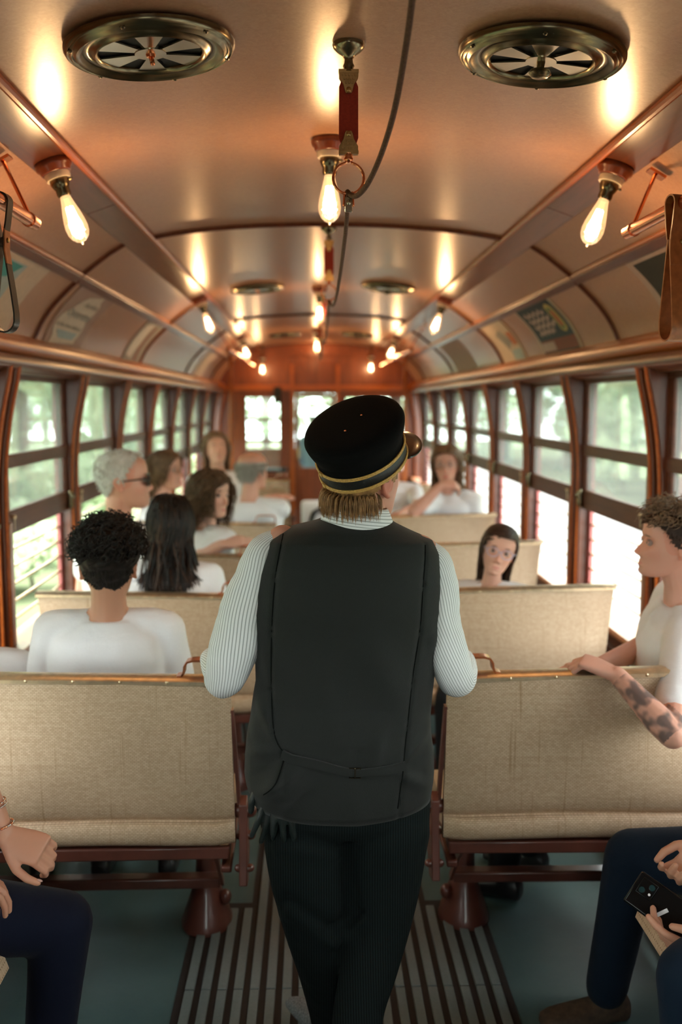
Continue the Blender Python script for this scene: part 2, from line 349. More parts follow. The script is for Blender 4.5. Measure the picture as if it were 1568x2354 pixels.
M['boot'] = plain('brown_suede_boot', (.060, .036, .022), .8, 0, 0, .3, 60, .3); M['shoe'] = plain('black_shoe', (.012, .012, .013), .4); M['sole'] = plain('boot_sole', (.10, .065, .035), .7); M['greyknit'] = plain('grey_knit', (.16, .17, .17), .85, 0, 0, .4, 200, .3)
M['phone'] = plain('black_gloss_phone', (.004, .005, .006), .16, 0, .2, spec=.3); M['lens'] = plain('camera_lens', (.01, .04, .045), .05, 0, 1.0); M['whitegloss'] = plain('white_gloss', (.75, .75, .76), .3)
# ================================================================== STRUCTURE
Y0, Y1 = -1.05, 13.2
POSTS = [-.9, .3, 1.5, 2.7, 3.9, 5.1, 6.3, 7.5, 8.7, 9.9, 11.1, 12.3]
g = G(); g.box((-1.34, Y0, -.06), (1.34, 16.2, 0)); struct(g.build('floor', M['floor']))
# slatted aisle: dark bed and longitudinal worn slats
g = G(); pitch = .047
def slat_run(i0, i1, ya, yb):
    for i in range(i0, i1):
        xc = (i+.5)*pitch+.012
        g.box((xc-.0135, ya, .002), (xc+.0135, yb, .013))
g2 = G(); g2.box((-.283, Y0, -.001), (.307, 13.1, .0035)); g2.box((-.472, Y0, -.001), (-.283, 3.24, .0035)); g2.box((.307, Y0, -.001), (.496, 3.24, .0035)); struct(g2.build('floor_groove_bed', M['groove']))
for a, b in ((Y0, .55), (.556, 2.72), (2.726, 4.9), (4.906, 7.4), (7.406, 13.1)): slat_run(-6, 6, a, b)
for a, b in ((Y0, .55), (.556, 2.72), (2.726, 3.19)): slat_run(-10, -6, a, b); slat_run(6, 10, a, b)
struct(g.build('floor_slats', M['slat'], bevel=.002))
# ceiling: crown, side panels, coves (inner skin with thickness)
WC, ZC, ZM = .77, 2.420, 2.482
crown = [(WC*math.sin(t)/math.sin(1), ZC+(ZM-ZC)*((math.cos(t)-math.cos(1))/(1-math.cos(1)))) for t in np.linspace(-1, 1, 25)]
side = [(.885, 2.385), (.95, 2.345), (1.01, 2.30), (1.075, 2.250)]
cove = [(1.085, 2.235)]+[(lerp(1.085, 1.290, t)+.030*math.sin(PI*t), lerp(2.235, 1.965, t)) for t in np.linspace(.1, 1, 10)]
def skin(prof, th): return prof+[(x+(0 if abs(x) < .8 else math.copysign(th, x)), z+th) for x, z in reversed(prof)]
g = G(); g.ext(skin(crown, .03), Y0, Y1)
for s in (-1, 1):
    g.ext(skin([(s*x, z) for x, z in side], .03), Y0, Y1); g.ext(skin([(s*x, z) for x, z in cove], .03), Y0, Y1)
struct(g.build('ceiling', M['ceiling'], smooth=60))
g = G(); g.box((-1.42, Y0, 2.56), (1.42, 16.2, 2.60))
for s in (-1, 1): g.ext([(s*1.42, 2.60), (s*1.42, 1.80), (s*1.36, 1.80), (s*1.36, 2.60)], Y0, 16.2)
struct(g.build('roof_shell', M['wood']))
nt_ = [0]
def trim(g_, mat, **k):
    nt_[0] += 1; return struct(g_.build('trim_%d' % nt_[0], mat, **k))
SEG = [Y0, 3.72, 8.4, Y1]
for s in (-1, 1):
    for a, b in zip(SEG, SEG[1:]):      # the lamp boards, in lengths
        g = G(); g.ext([(s*.770, 2.418), (s*.888, 2.376), (s*.892, 2.392), (s*.775, 2.434)], a+.002, b-.002); trim(g, M['wood_y'], bevel=.003)
    g = G(); g.tube([(s*.766, Y0, 2.412), (s*.766, Y1, 2.412)], .0125, 10, rnd=False); trim(g, M['wood_orange'])
    g = G(); g.ext([(s*1.070, 2.254), (s*1.066, 2.238), (s*1.092, 2.212), (s*1.100, 2.232)], Y0, Y1); trim(g, M['wood_y'], bevel=.003)
    g = G(); g.tube([(s*1.064, Y0, 2.250), (s*1.064, Y1, 2.250)], .008, 8, rnd=False); trim(g, M['wood_orange'])
    # cantrail: amber ovolo above, dark rounded rail below
    up = [(1.300, 1.972), (1.262, 1.972), (1.256, 1.962), (1.250, 1.960)]+[(1.240-.022*math.sin(t), 1.926+.030*math.cos(t)) for t in np.linspace(.2, PI-.2, 9)]+[(1.244, 1.890), (1.300, 1.890)]
    lo = [(1.300, 1.890), (1.232, 1.890), (1.224, 1.886)]+[(1.226-.026*math.sin(t), 1.858+.026*math.cos(t)) for t in np.linspace(.2, PI-.3, 9)]+[(1.244, 1.826), (1.250, 1.818), (1.300, 1.818)]
    CUT = [Y0, .5, 3.45, 6.4, 9.4, Y1]
    for a, b in zip(CUT, CUT[1:]):
        g = G(); g.ext([(s*x, z) for x, z in up], a+.001, b-.001); trim(g, M['wood_orange'], smooth=50)
        g = G(); g.ext([(s*x, z) for x, z in lo], a+.001, b-.001); trim(g, M['wood_y'], smooth=50)
    # ribs over cove and side panels
    for yy in (-.05, 1.75, 4.42, 7.1, 9.6, 12.0):
        for prof in (side, cove):
            g = G(); g.tube([(s*x-.002*s, yy, z-.004) for x, z in prof], .0115, 8, rnd=False, ref=(0, 1, 0)); trim(g, M['wood'])
    # lower wall with panelling, sill
    g = G(); g.box((s*1.285, Y0, 0), (s*1.36, 16.2, .70))
    for a, b in zip(POSTS, POSTS[1:]): g.box((s*1.272, a+.14, .12), (s*1.29, b-.10, .60))
    struct(g.build('wall_left' if s < 0 else 'wall_right', M['wood_y'], bevel=.004))
    g = G(); g.ext([(s*1.215, .700), (s*1.37, .700), (s*1.37, .716), (s*1.220, .728), (s*1.212, .716)], Y0, Y1); struct(g.build('trim_sill_left' if s < 0 else 'trim_sill_right', M['wood_pale']))
    # window posts: knee-shaped, growing inward under the cantrail
    def inner(z): return 1.288-.075*max(0, (z-1.30)/.53)**2.0 if z < 1.83 else 1.213
    for yy in POSTS+[Y1-.06]:
        zs = list(np.linspace(.716, 1.86, 16)); P = [(inner(z), z) for z in zs]+[(1.36, 1.86), (1.36, .716)]
        g = G(); n = len(P)
        for ya, yb, d in ((yy-.075, yy-.030, 0.0), (yy-.030, yy+.025, .016), (yy+.025, yy+.075, 0.0)):
            g.ext([(s*(x+(d if i < 16 else 0)), z) for i, (x, z) in enumerate(P)], ya, yb)
        trim(g, M['wood'], smooth=50, bevel=.004)
        g = G()
        g.tube([(s*(inner(z)-.002), yy-.056, z) for z in zs], .009, 8, ref=(0, 1, 0), rnd=False); g.tube([(s*(inner(z)-.002), yy+.052, z) for z in zs], .009, 8, ref=(0, 1, 0), rnd=False)
        trim(g, M['wood_orange'])
        g = G(); g.box((s*1.281, yy+.077, .718), (s*1.345, yy+.118, 1.22)); g.box((s*1.30, yy+.118, .718), (s*1.345, yy+.150, 1.80)); trim(g, M['wood_pale'])
for yy in (-.05, 4.46, 8.93):
    g = G(); g.tube([(x, yy, z-.004) for x, z in crown], .013, 8, rnd=False, ref=(0, 1, 0)); trim(g, M['wood'])
# windows: one per bay and side
wn = 0
for s in (-1, 1):
    for a, b in zip(POSTS, POSTS[1:]):
        wn += 1; ya, yb = a+.085, b-.075
        w = struct(empty('window_%d' % wn, (s*1.315, (a+b)/2, .72)))
        X = lambda d: s*(1.315+d)
        g = G()      # upper sash and lower sash
        for zb, zt in ((1.795, 1.84), (1.435, 1.490), (1.165, 1.262)): g.box((X(-.016), ya, zb), (X(.012), yb, zt))
        for yl, yh in ((ya, ya+.055), (yb-.045, yb)): g.box((X(-.012), yl, 1.165), (X(.010), yh, 1.84))
        g.build('sash_frame', M['wood_sash'], w, bevel=.004)
        g = G(); g.box((X(.022), ya, .716), (X(.040), ya+.030, 1.84)); g.box((X(.022), yb-.04, .716), (X(.040), yb, 1.84)); g.build('outer_stile', M['redpaint'], w)
        for zb, zt in ((1.488, 1.797), (1.260, 1.437)):
            g = G(); g.box((X(-.002), ya+.05, zb), (X(.001), yb-.04, zt)); g.build('glass_pane', M['glass'], w)
        for k in range(5):
            z = 1.085-.075*k; g = G(); g.tube([(X(.03), ya, z), (X(.03), yb, z)], .0065, 8); g.build('guard_rod', M['paleb'], w)
        g = G(); c = V(X(-.030), yb-.03, 1.222); g.tube([c+V(0, 0, -.034), c+V(0, 0, .030)], .017, 10, flat=.7); g.ell(c+V(-s*.012, 0, .012), (.013, .014, .016)); g.tube([c+V(0, 0, -.03), c+V(-s*.004, -.04, -.045)], .005, 6); g.build('latch', M['bronze'], w)
        g = G(); c = V(X(-.022), ya+.10, 1.235); g.ell(c, (.008, .014, .009)); g.tube([c, c+V(0, 0, -.05)], .003, 6); g.build('finger_pull', M['paleb'], w)
# front bulkhead with openings
def XZ(px, py, Y=Y1): p = PY(px, py, Y); return p[0], p[2]
def hole_wall(name, y, th, xs, z0, z1, holes, mat, top=None):
    """wall across the car between xs[0], xs[1] with rectangular holes (xa,xb,za,zb), built of pieces"""
    g = G(); ex = sorted(set([xs[0], xs[1]]+[h[0] for h in holes]+[h[1] for h in holes]))
    for xa, xb in zip(ex, ex[1:]):
        segs = sorted([(h[2], h[3]) for h in holes if h[0] <= xa+1e-6 and h[1] >= xb-1e-6]); z = z0
        for a, b in segs:
            if a > z+1e-6: g.box((xa, y, z), (xb, y+th, a))
            z = max(z, b)
        if z < z1: g.box((xa, y, z), (xb, y+th, z1))
    return g
lx0, lz1 = XZ(562, 910); lx1, lz0 = XZ(648, 1086); dx0, dz1 = XZ(677, 905); dx1, _ = XZ(772, 905); rx0, _ = XZ(790, 905); rx1, _ = XZ(936, 905)
g = hole_wall('wall_front', Y1, .05, (-1.30, 1.30), 0, 2.52, [(lx0, lx1, lz0, lz1), (dx0, dx1, .0, dz1), (rx0, rx1, lz0, lz1)], None)
struct(g.build('wall_front', M['wood_x'], bevel=.004))
def window_in(n, xa, xb, za, zb, y, bars, mat):
    w = struct(empty('window_%d' % n, ((xa+xb)/2, y, za)))
    g = G(); f = .022
    for lo, hi in (((xa, y-.012, za), (xa+f, y+.04, zb)), ((xb-f, y-.012, za), (xb, y+.04, zb)), ((xa+f, y-.012, za), (xb-f, y+.04, za+f)), ((xa+f, y-.012, zb-f), (xb-f, y+.04, zb))): g.box(lo, hi)
    g.build('sash_frame', mat, w, bevel=.003)
    zz = [za+f]+bars+[zb-f]
    for z in bars:
        g = G(); g.box((xa+f, y-.008, z-.020), (xb-f, y+.03, z+.020)); g.build('glazing_bar', mat, w)
    for a, b in zip(zz, zz[1:]):
        g = G(); g.box((xa+f*.8, y+.012, a), (xb-f*.8, y+.015, b)); g.build('glass_pane', M['glass'], w)
window_in(wn+1, lx0, lx1, lz0, lz1, Y1+.003, [XZ(600, 1014)[1], XZ(600, 964)[1]], M['wood_x']); window_in(wn+2, rx0, rx1, lz0, lz1, Y1+.003, [XZ(600, 1014)[1], XZ(600, 964)[1]], M['wood_x'])
# the door in the bulkhead
dr = struct(empty('door_1', ((dx0+dx1)/2, Y1, 0))); zt1 = XZ(700, 926)[1]; zt0 = XZ(700, 932)[1]; zp = XZ(700, 1075)[1]
g = hole_wall('', Y1+.006, .036, (dx0+.004, dx1-.004), .006, dz1-.004, [(dx0+.06, dx1-.06, zp, zt0), (dx0+.06, dx1-.06, zt1, dz1-.05)], None); g.box((dx0+.08, Y1-.004, .15), (dx1-.08, Y1+.012, zp-.12)); g.build('door_leaf', M['wood_x'], dr, bevel=.004)
for za, zb in ((zp, zt0), (zt1, dz1-.05)):
    g = G(); g.box((dx0+.055, Y1+.020, za-.004), (dx1-.055, Y1+.023, zb+.004)); g.build('glass_pane', M['glass'], dr)
g = G(); g.tube([(dx0+.05, Y1-.03, .95), (dx0+.05, Y1-.03, 1.12)], .010, 8); g.build('door_handle', M['brass'], dr)
for xa in (dx0-.05, dx1+.004):
    g = G(); g.box((xa, Y1-.02, 0), (xa+.045, Y1+.0, 2.2)); trim(g, M['wood_orange'], bevel=.004)
g = G(); g.ext([(x*1.0, z-.02) for x, z in crown]+[(x*.96, z-.16) for x, z in reversed(crown)], Y1-.03, Y1); trim(g, M['wood_x'])
g = G(); g.box((-1.25, Y1-.025, 1.86), (1.25, Y1, 1.93)); trim(g, M['wood_orange'], bevel=.006)
# vestibule beyond: front wall with wide windows, ceiling
g = hole_wall('', 16.1, .06, (-1.36, 1.36), 0, 2.56, [(-1.2, -.45, .95, 2.0), (-.38, .38, .95, 2.0), (.45, 1.2, .95, 2.0)], None); struct(g.build('wall_vestibule', M['wood_x']))
for i, (a, b) in enumerate(((-1.2, -.45), (-.38, .38), (.45, 1.2))): window_in(wn+3+i, a, b, .95, 2.0, 16.1, [], M['wood_x'])
g = G(); g.box((-1.36, Y1+.05, 2.38), (1.36, 16.1, 2.42)); struct(g.build('ceiling_vestibule', M['wood_x']))
for s in (-1, 1):
    for y in (13.3, 14.6, 15.9):
        g = G(); g.box((s*1.285, y, .7), (s*1.36, y+.12, 2.4)); trim(g, M['wood'])
    g = G(); g.box((s*1.285, Y1, 1.86), (s*1.36, 16.1, 2.4)); trim(g, M['wood'])
# rear wall behind the photographer
g = hole_wall('', Y0-.05, .05, (-1.36, 1.36), 0, 2.56, [(-.30, .30, 1.0, 1.8)], None); struct(g.build('wall_back', M['wood_x']))
for i, (a, b, c) in enumerate(((-.30, .30, 1.8),)): window_in(wn+6+i, a, b, 1.0, c, Y0-.05, [], M['wood_x'])
# upright pole by the bulkhead
for s in (-1, 1):
    g = G(); g.tube([(s*1.05, 12.1, 0.0), (s*1.05, 12.1, 2.26)], .022, 10, rnd=False); o = g.build('grab_pole', M['wood_orange']); tag(o, 'amber wooden upright pole on the %s near the far bulkhead' % ('left' if s < 0 else 'right'), 'pole', 'poles by the bulkhead')
# ================================================================== FIXTURES
def make_vent(blade0, knobtype):
    r = empty('ceiling_vent')
    g = G(); R_ = .182
    prof = [(R_*.60, -.004), (R_*.61, -.013), (R_*.64, -.017), (R_*.67, -.014), (R_*.70, -.008), (R_*.74, -.006), (R_*.79, -.008), (R_*.83, -.015), (R_*.86, -.018), (R_*.885, -.014), (R_*.90, -.012), (R_*.915, -.015), (R_*.93, -.013), (R_*.945, -.010), (R_*.96, -.012), (R_*.98, -.009), (R_, -.002), (R_, .004), (R_*.60, .004)]
    L = [np.array([[rr*math.cos(a), rr*math.sin(a), z] for a in np.linspace(0, 2*PI, 56, endpoint=False)]) for rr, z in prof]
    g.rings(L, 0, closed=True); g.build('rim', M['bronze'], r, smooth=60)
    g = G(); n = 6
    for k in range(n):
        a0 = 2*PI*k/n+blade0; a1 = a0+2*PI/n*.56; A = np.linspace(a0, a1, 7)
        lo = [(.022*math.cos(a), .022*math.sin(a)) for a in A]; hi = [(R_*.61*math.cos(a), R_*.61*math.sin(a)) for a in A]
        P = lo+hi[::-1]; g.rings([np.array([[x, y, -.0075] for x, y in P]), np.array([[x, y, -.0105] for x, y in P])])
    g.lathe([(.001, -.003), (.034, -.003), (.034, -.012), (.001, -.012)], n=20); g.build('shutter_blades', M['nickel'], r, smooth=30)
    g = G(); g.lathe([(.001, -.0025), (R_*.62, -.0025), (R_*.62, -.0035), (.001, -.0035)], n=32); g.build('duct_back', M['black'], r)
    g = G()
    if knobtype: g.lathe([(.001, -.008), (.010, -.009), (.008, -.024), (.022, -.030), (.025, -.037), (.018, -.044), (.001, -.046)], n=20); g.build('knob', M['bronze'], r, smooth=60)
    else: g.lathe([(.001, -.008), (.011, -.010), (.009, -.018), (.001, -.020)], n=16); g.tube([(0, 0, -.016), (.004, -.012, -.034), (.006, -.030, -.040)], .0055, 8); g.build('knob', M['copper'], r, smooth=60)
    for k in range(6):
        a = 2*PI*k/6+.35; g = G(); g.ell((R_*.93*math.cos(a), R_*.93*math.sin(a), -.013), (.006, .006, .004), nu=8, nv=5); g.build('screw', M['bronze'], r)
    return r
def crown_z(x): return ZC+(ZM-ZC)*((math.cos(x/WC*1.0)-math.cos(1))/(1-math.cos(1)))
vp = [(345, 112, 0, 'with a finger lever, left of the nearest strap hanger'), (1245, 130, 1, 'with a mushroom knob, right of the nearest strap hanger'),
      (592, 664, 0, 'left of the central lamps in the second pair'), (893, 661, 1, 'right of the central lamps in the second pair'), (655, 770, 0, 'on the left in the farthest pair'), (822, 770, 1, 'on the right in the farthest pair')]
for px, py, kt, txt in vp:
    p = PZ(px, py, crown_z(0)-.012); p = PZ(px, py, crown_z(p[0])-.008)
    v_ = make_vent(.35 if kt == 0 else .1, kt); v_.location = p; v_.rotation_euler = (0, .10*np.sign(p[0])*abs(p[0])/.5, 0)
    tag(v_, 'round bronze ceiling vent '+txt, 'ceiling vent', 'round ceiling vents')
# lamps with filament bulbs
def make_lamp():
    r = empty('filament_lamp')
    g = G(); g.lathe([(.001, .004), (.052, .004), (.055, -.006), (.053, -.016), (.046, -.022), (.044, -.030), (.040, -.034), (.001, -.034)], n=28); g.build('rose', M['rose'], r, smooth=50)
    g = G(); g.lathe([(.001, -.030), (.037, -.030), (.038, -.044), (.035, -.052), (.001, -.052)], n=24); g.build('collar', M['porcelain'], r, smooth=50)
    g = G(); g.lathe([(.001, -.050), (.028, -.050), (.029, -.062), (.024, -.074), (.021, -.080), (.0215, -.094), (.018, -.102), (.001, -.102)], n=20); g.tube([(.029, 0, -.058), (.036, 0, -.058)], .004, 6); g.build('socket', M['bronze'], r, smooth=50)
    b = G(); pr = [(.0145, -.100), (.016, -.108), (.020, -.125), (.0265, -.150), (.0315, -.175), (.0335, -.195), (.0315, -.212), (.025, -.226), (.014, -.236), (.004, -.240), (.003, -.246), (.0004, -.248)]
    L = [np.array([[q*math.cos(a), q*math.sin(a), z] for a in np.linspace(0, 2*PI, 24, endpoint=False)]) for q, z in pr]; b.rings(L, 0, caps=False); bo = b.build('bulb', M['bulb'], r, smooth=180)
    g = G()
    for k in range(6):
        a = 2*PI*k/6; c = (math.cos(a), math.sin(a)); g.tube([(.009*c[0], .009*c[1], -.135), (.017*c[0], .017*c[1], -.208)], .0026, 6)
    g.build('filament', M['filament'], bo)
    ld = bpy.data.lights.new('bulb_light', 'POINT'); ld.energy = BULB_W; ld.color = (1, .62, .30); ld.shadow_soft_size = .028
    lo = bpy.data.objects.new('bulb_light', ld); COL.objects.link(lo); lo.parent = r; lo.location = (0, 0, -.178)
    return r
lamp0 = make_lamp(); used = [0]
def place_lamp(p, tilt, label, group='bare filament lamps along the ceiling'):
    o = lamp0 if not used[0] else copy_tree(lamp0); used[0] = 1
    o.location = [float(x) for x in p]; o.rotation_euler = tilt; tag(o, label, 'lamp', group); return o
nm = ['nearest', 'second', 'third']
for i, yy in enumerate((3.02, 6.85, 10.75)):
    for s in (-1, 1): place_lamp((s*.829, yy, 2.396), (0, s*.34, 0), 'filament bulb on the %s lamp board, %s from the camera' % ('left' if s < 0 else 'right', nm[i]))
    place_lamp((0.0-.02, yy+.05, 2.478), (0, 0, 0), 'filament bulb on the middle of the ceiling, %s from the camera' % ['nearest', 'second', 'third'][i])
for px, py, t in ((603, 818, 'left'), (853, 814, 'right'), (729, 768, 'middle')):
    p = PY(px, py, 12.9); place_lamp(p, (0, 0, 0), 'small filament bulb hanging before the far bulkhead, at its '+t, 'lamps before the bulkhead')
    g = G(); g.tube([p+V(0, 0, .0), V(p[0], p[1], crown_z(p[0]))], .012, 8, rnd=False); o = g.build('lamp_drop_rod', M['bronze']); o.parent = bpy.data.objects[[q.name for q in bpy.data.objects if q.get('label', '').endswith('at its '+t)][0]]; o.matrix_parent_inverse = Matrix.Translation(Vector(p)).inverted()
# bell cord hangers
def make_hanger():
    r = empty('cord_hanger')
    g = G(); g.lathe([(.001, .002), (.034, .002), (.036, -.004), (.034, -.010), (.026, -.018), (.014, -.026), (.009, -.034), (.010, -.042), (.013, -.048), (.009, -.055), (.010, -.060), (.001, -.061)], n=24); g.build('flange', M['bronze'], r, smooth=60)
    for zc, up in ((-.070, 1), (-.222, -1)):
        g = G(); P = [(-.021, .011), (.021, .011), (.021, -.003), (.012, -.018), (.009, -.030), (.006, -.036), (-.006, -.036), (-.009, -.030), (-.012, -.018), (-.021, -.003)]
        for y in (-.005, .0045): g.rings([np.array([[x, y-.002, zc+up*z] for x, z in P]), np.array([[x, y+.0025, zc+up*z] for x, z in P])])
        for rw in range(3):
            for k in range(5-rw): g.box((-.015+rw*.0035+k*.0068, -.0095, zc+up*(.004-rw*.008)), (-.0105+rw*.0035+k*.0068, -.007, zc+up*(-.001-rw*.008)))
        g.ell((0, -.008, zc-up*.029), (.006, .003, .006), nu=10, nv=6); g.box((-.022, -.008, zc+up*.006), (.022, .008, zc+up*.014)); g.build('clasp', M['brass'], r, bevel=.0008)
    g = G(); P = [(-.014, -.075), (.014, -.075), (.021, -.092), (.0215, -.200), (.016, -.216), (-.016, -.216), (-.0215, -.200), (-.021, -.092)]
    g.rings([np.array([[x, -.0018, z] for x, z in P]), np.array([[x, .0018, z] for x, z in P])]); g.build('strap', M['redstrap'], r)
    g = G(); g.lathe([(.001, -.232), (.010, -.233), (.008, -.240), (.011, -.246), (.007, -.252), (.001, -.253)], n=16)
    g.tube([(.034*math.sin(t), 0, -.287+.034*math.cos(t)) for t in np.linspace(.25, 2*PI-.25, 30)], .0032, 8, ref=(0, 1, 0))
    for sg in (-1, 1): g.tube([(sg*.008, 0, -.318), (sg*.010, 0, -.345)], .0032, 8)
    g.build('ring', M['copper'], r, smooth=60); return r
hang0 = make_hanger()
HY = [2.276, 4.58, 6.9, 9.2]
for i, yy in enumerate(HY):
    o = hang0 if i == 0 else copy_tree(hang0); o.location = (.008-.004*i, yy, ZM); tag(o, 'red strap hanger with brass clasps and ring, %s along the ceiling' % ['nearest', 'second', 'third', 'farthest'][i], 'strap hanger', 'bell cord hangers')
ring = [V(.008-.004*i, yy, ZM-.322) for i, yy in enumerate(HY)]
g = G()
p_near = [PY(950, -20, 1.72), PY(936, 90, 1.80), PY(910, 240, 1.92), PY(880, 345, 2.04), PY(848, 418, 2.15), PY(822, 449, 2.225), PY(806, 448, 2.265), ring[0]+V(-.002, .0, .006)]
pp = [V(.10, -1.0, 2.44), V(.105, .2, 2.42), V(.105, 1.2, 2.38)]+[q for q in catmull(p_near, 6)]
g.tube(pp, .0060, 8)
ch = [ring[0]+V(0, .004, -.004)]
for a, b in zip(ring, ring[1:]): ch += [lerp(a, b, t)+V(0, 0, -.10*math.sin(PI*t)-.03*(1-t)) for t in np.linspace(.08, 1, 10)]
g.tube(ch, .0052, 8)
o = g.build('bell_cord', M['rope'], smooth=180); tag(o, 'dark bell cord sagging from ring to ring under the ceiling', 'cord')
g = G(); g.obox(ring[0]+V(0, -.002, -.022), np.eye(3), (.008, .006, .016)); g.ell(ring[0]+V(0, -.010, -.018), (.005, .003, .006)); g.build('cord_clamp', M['nickel'], o, bevel=.001)
# copper rails and straps
for s in (-1, 1):
    for ya, yb, far in ((-.95, 2.70 if s < 0 else 2.80, 0), (8.8, 12.6, 1)):
        r = empty('handrail', (s*.80, ya, 2.168), label='polished copper handrail on the %s, %s' % ('left' if s < 0 else 'right', 'far end of the car' if far else 'nearest the camera'), cat='handrail', group='copper handrails')
        g = G(); g.tube([(s*.80, ya, 2.168), (s*.80, yb-.03, 2.168)], .0165, 14, rnd=False); g.build('rail_tube', M['copper'], r, smooth=60)
        e1 = yb if not far else ya
        dd = 1 if not far else -1
        g = G(); g.tube([(s*.80, e1-dd*.06, 2.168), (s*.80, e1-dd*.045, 2.168)], .0195, 14, rnd=False); g.tube([(s*.80, e1-dd*.045, 2.168), (s*.80, e1, 2.168)], .0175, 14, rnd=False); g.build('end_cap', M['copper'], r, smooth=60)
        for yy in ([-.5, 1.0, e1+.10] if not far else [e1+.12, e1+1.9, 12.5]):
            bp = V(s*.905, yy, 2.345)
            g = G(); g.tube([(s*.80, min(max(yy, ya+.02), yb-.05), 2.180), bp], .0055, 8); g.obox(bp+V(s*.004, 0, .004), Ry(s*.5), (.026, .019, .004)); g.build('bracket', M['copper'], r, smooth=50)
# left strap: loop seen open; right strap: loop seen edge on
def strap_loop(s, yy, axis, w, zbot, lab, mat, xoff=0.0):
    r = empty('hanging_strap', (s*.80, yy, 2.168), label=lab, cat='hanging strap', group='leather hanging straps'); c = V(s*.80+xoff, yy, 2.168)
    top = 2.168; zj = 2.085; d = nrm(axis)
    def at(u, z): return c+d*u+V(0, 0, z-2.168)
    L = []
    for t in np.linspace(0, PI, 10): L.append(at(.020*math.cos(t), top+.020*math.sin(t)))
    Lp = [at(.006, zj), at(.013, 2.12)]+L+[at(-.013, 2.12), at(-.006, zj)]
    n = len(Lp); loopw = []
    lp = [at(-.003, zj), at(-.010, zj-.05), at(-.020, zj-.12), at(-.026, zj-.17)]+[at(-.026*math.cos(t), zj-.185-.028*math.sin(t)) for t in np.linspace(.15, PI-.15, 9)]+[at(.026, zj-.17), at(.020, zj-.12), at(.010, zj-.05), at(.003, zj)]
    if abs(zbot-1.87) > .001: k = (zj-zbot)/(.213); lp = [V(p[0], p[1], zj+(p[2]-zj)*k) for p in lp]
    wd = np.cross(d, V(0, 0, 1)); g = G(); g.strip(Lp, wd, w, .004); g.strip(lp, wd, w, .004); g.box(c+V(-.009, -.009, zj-2.168-.02), c+V(.009, .009, zj-2.168-.018)); g.build('strap_loop', mat, r, smooth=60)
    g = G(); g.strip([at(.010, zj+.02), at(.0085, zj-.03), at(.013, zj-.06)], wd, w*1.01, .003); g.build('outer_layer', M['leather_tan'], r, smooth=60)
    e = nrm(d); g = G(); g.ell(c+V(0, 0, zj-.005-2.168)+e*.0125, np.abs(e)*.003+(1-np.abs(e))*.006+1e-4, nu=10, nv=6); g.ell(c+V(0, 0, zj-.005-2.168)-e*.010, np.abs(e)*.003+(1-np.abs(e))*.006+1e-4, nu=10, nv=6); g.build('rivet', M['brass'], r)
strap_loop(-1, 2.42, (1, -.1, 0), .030, 1.866, 'leather strap on the left copper rail, its loop hanging open', M['leather_dark'])
strap_loop(1, 2.40, (.25, -1, 0), .060, 1.848, 'broad tan and black leather strap on the right copper rail', M['leather_tan'])
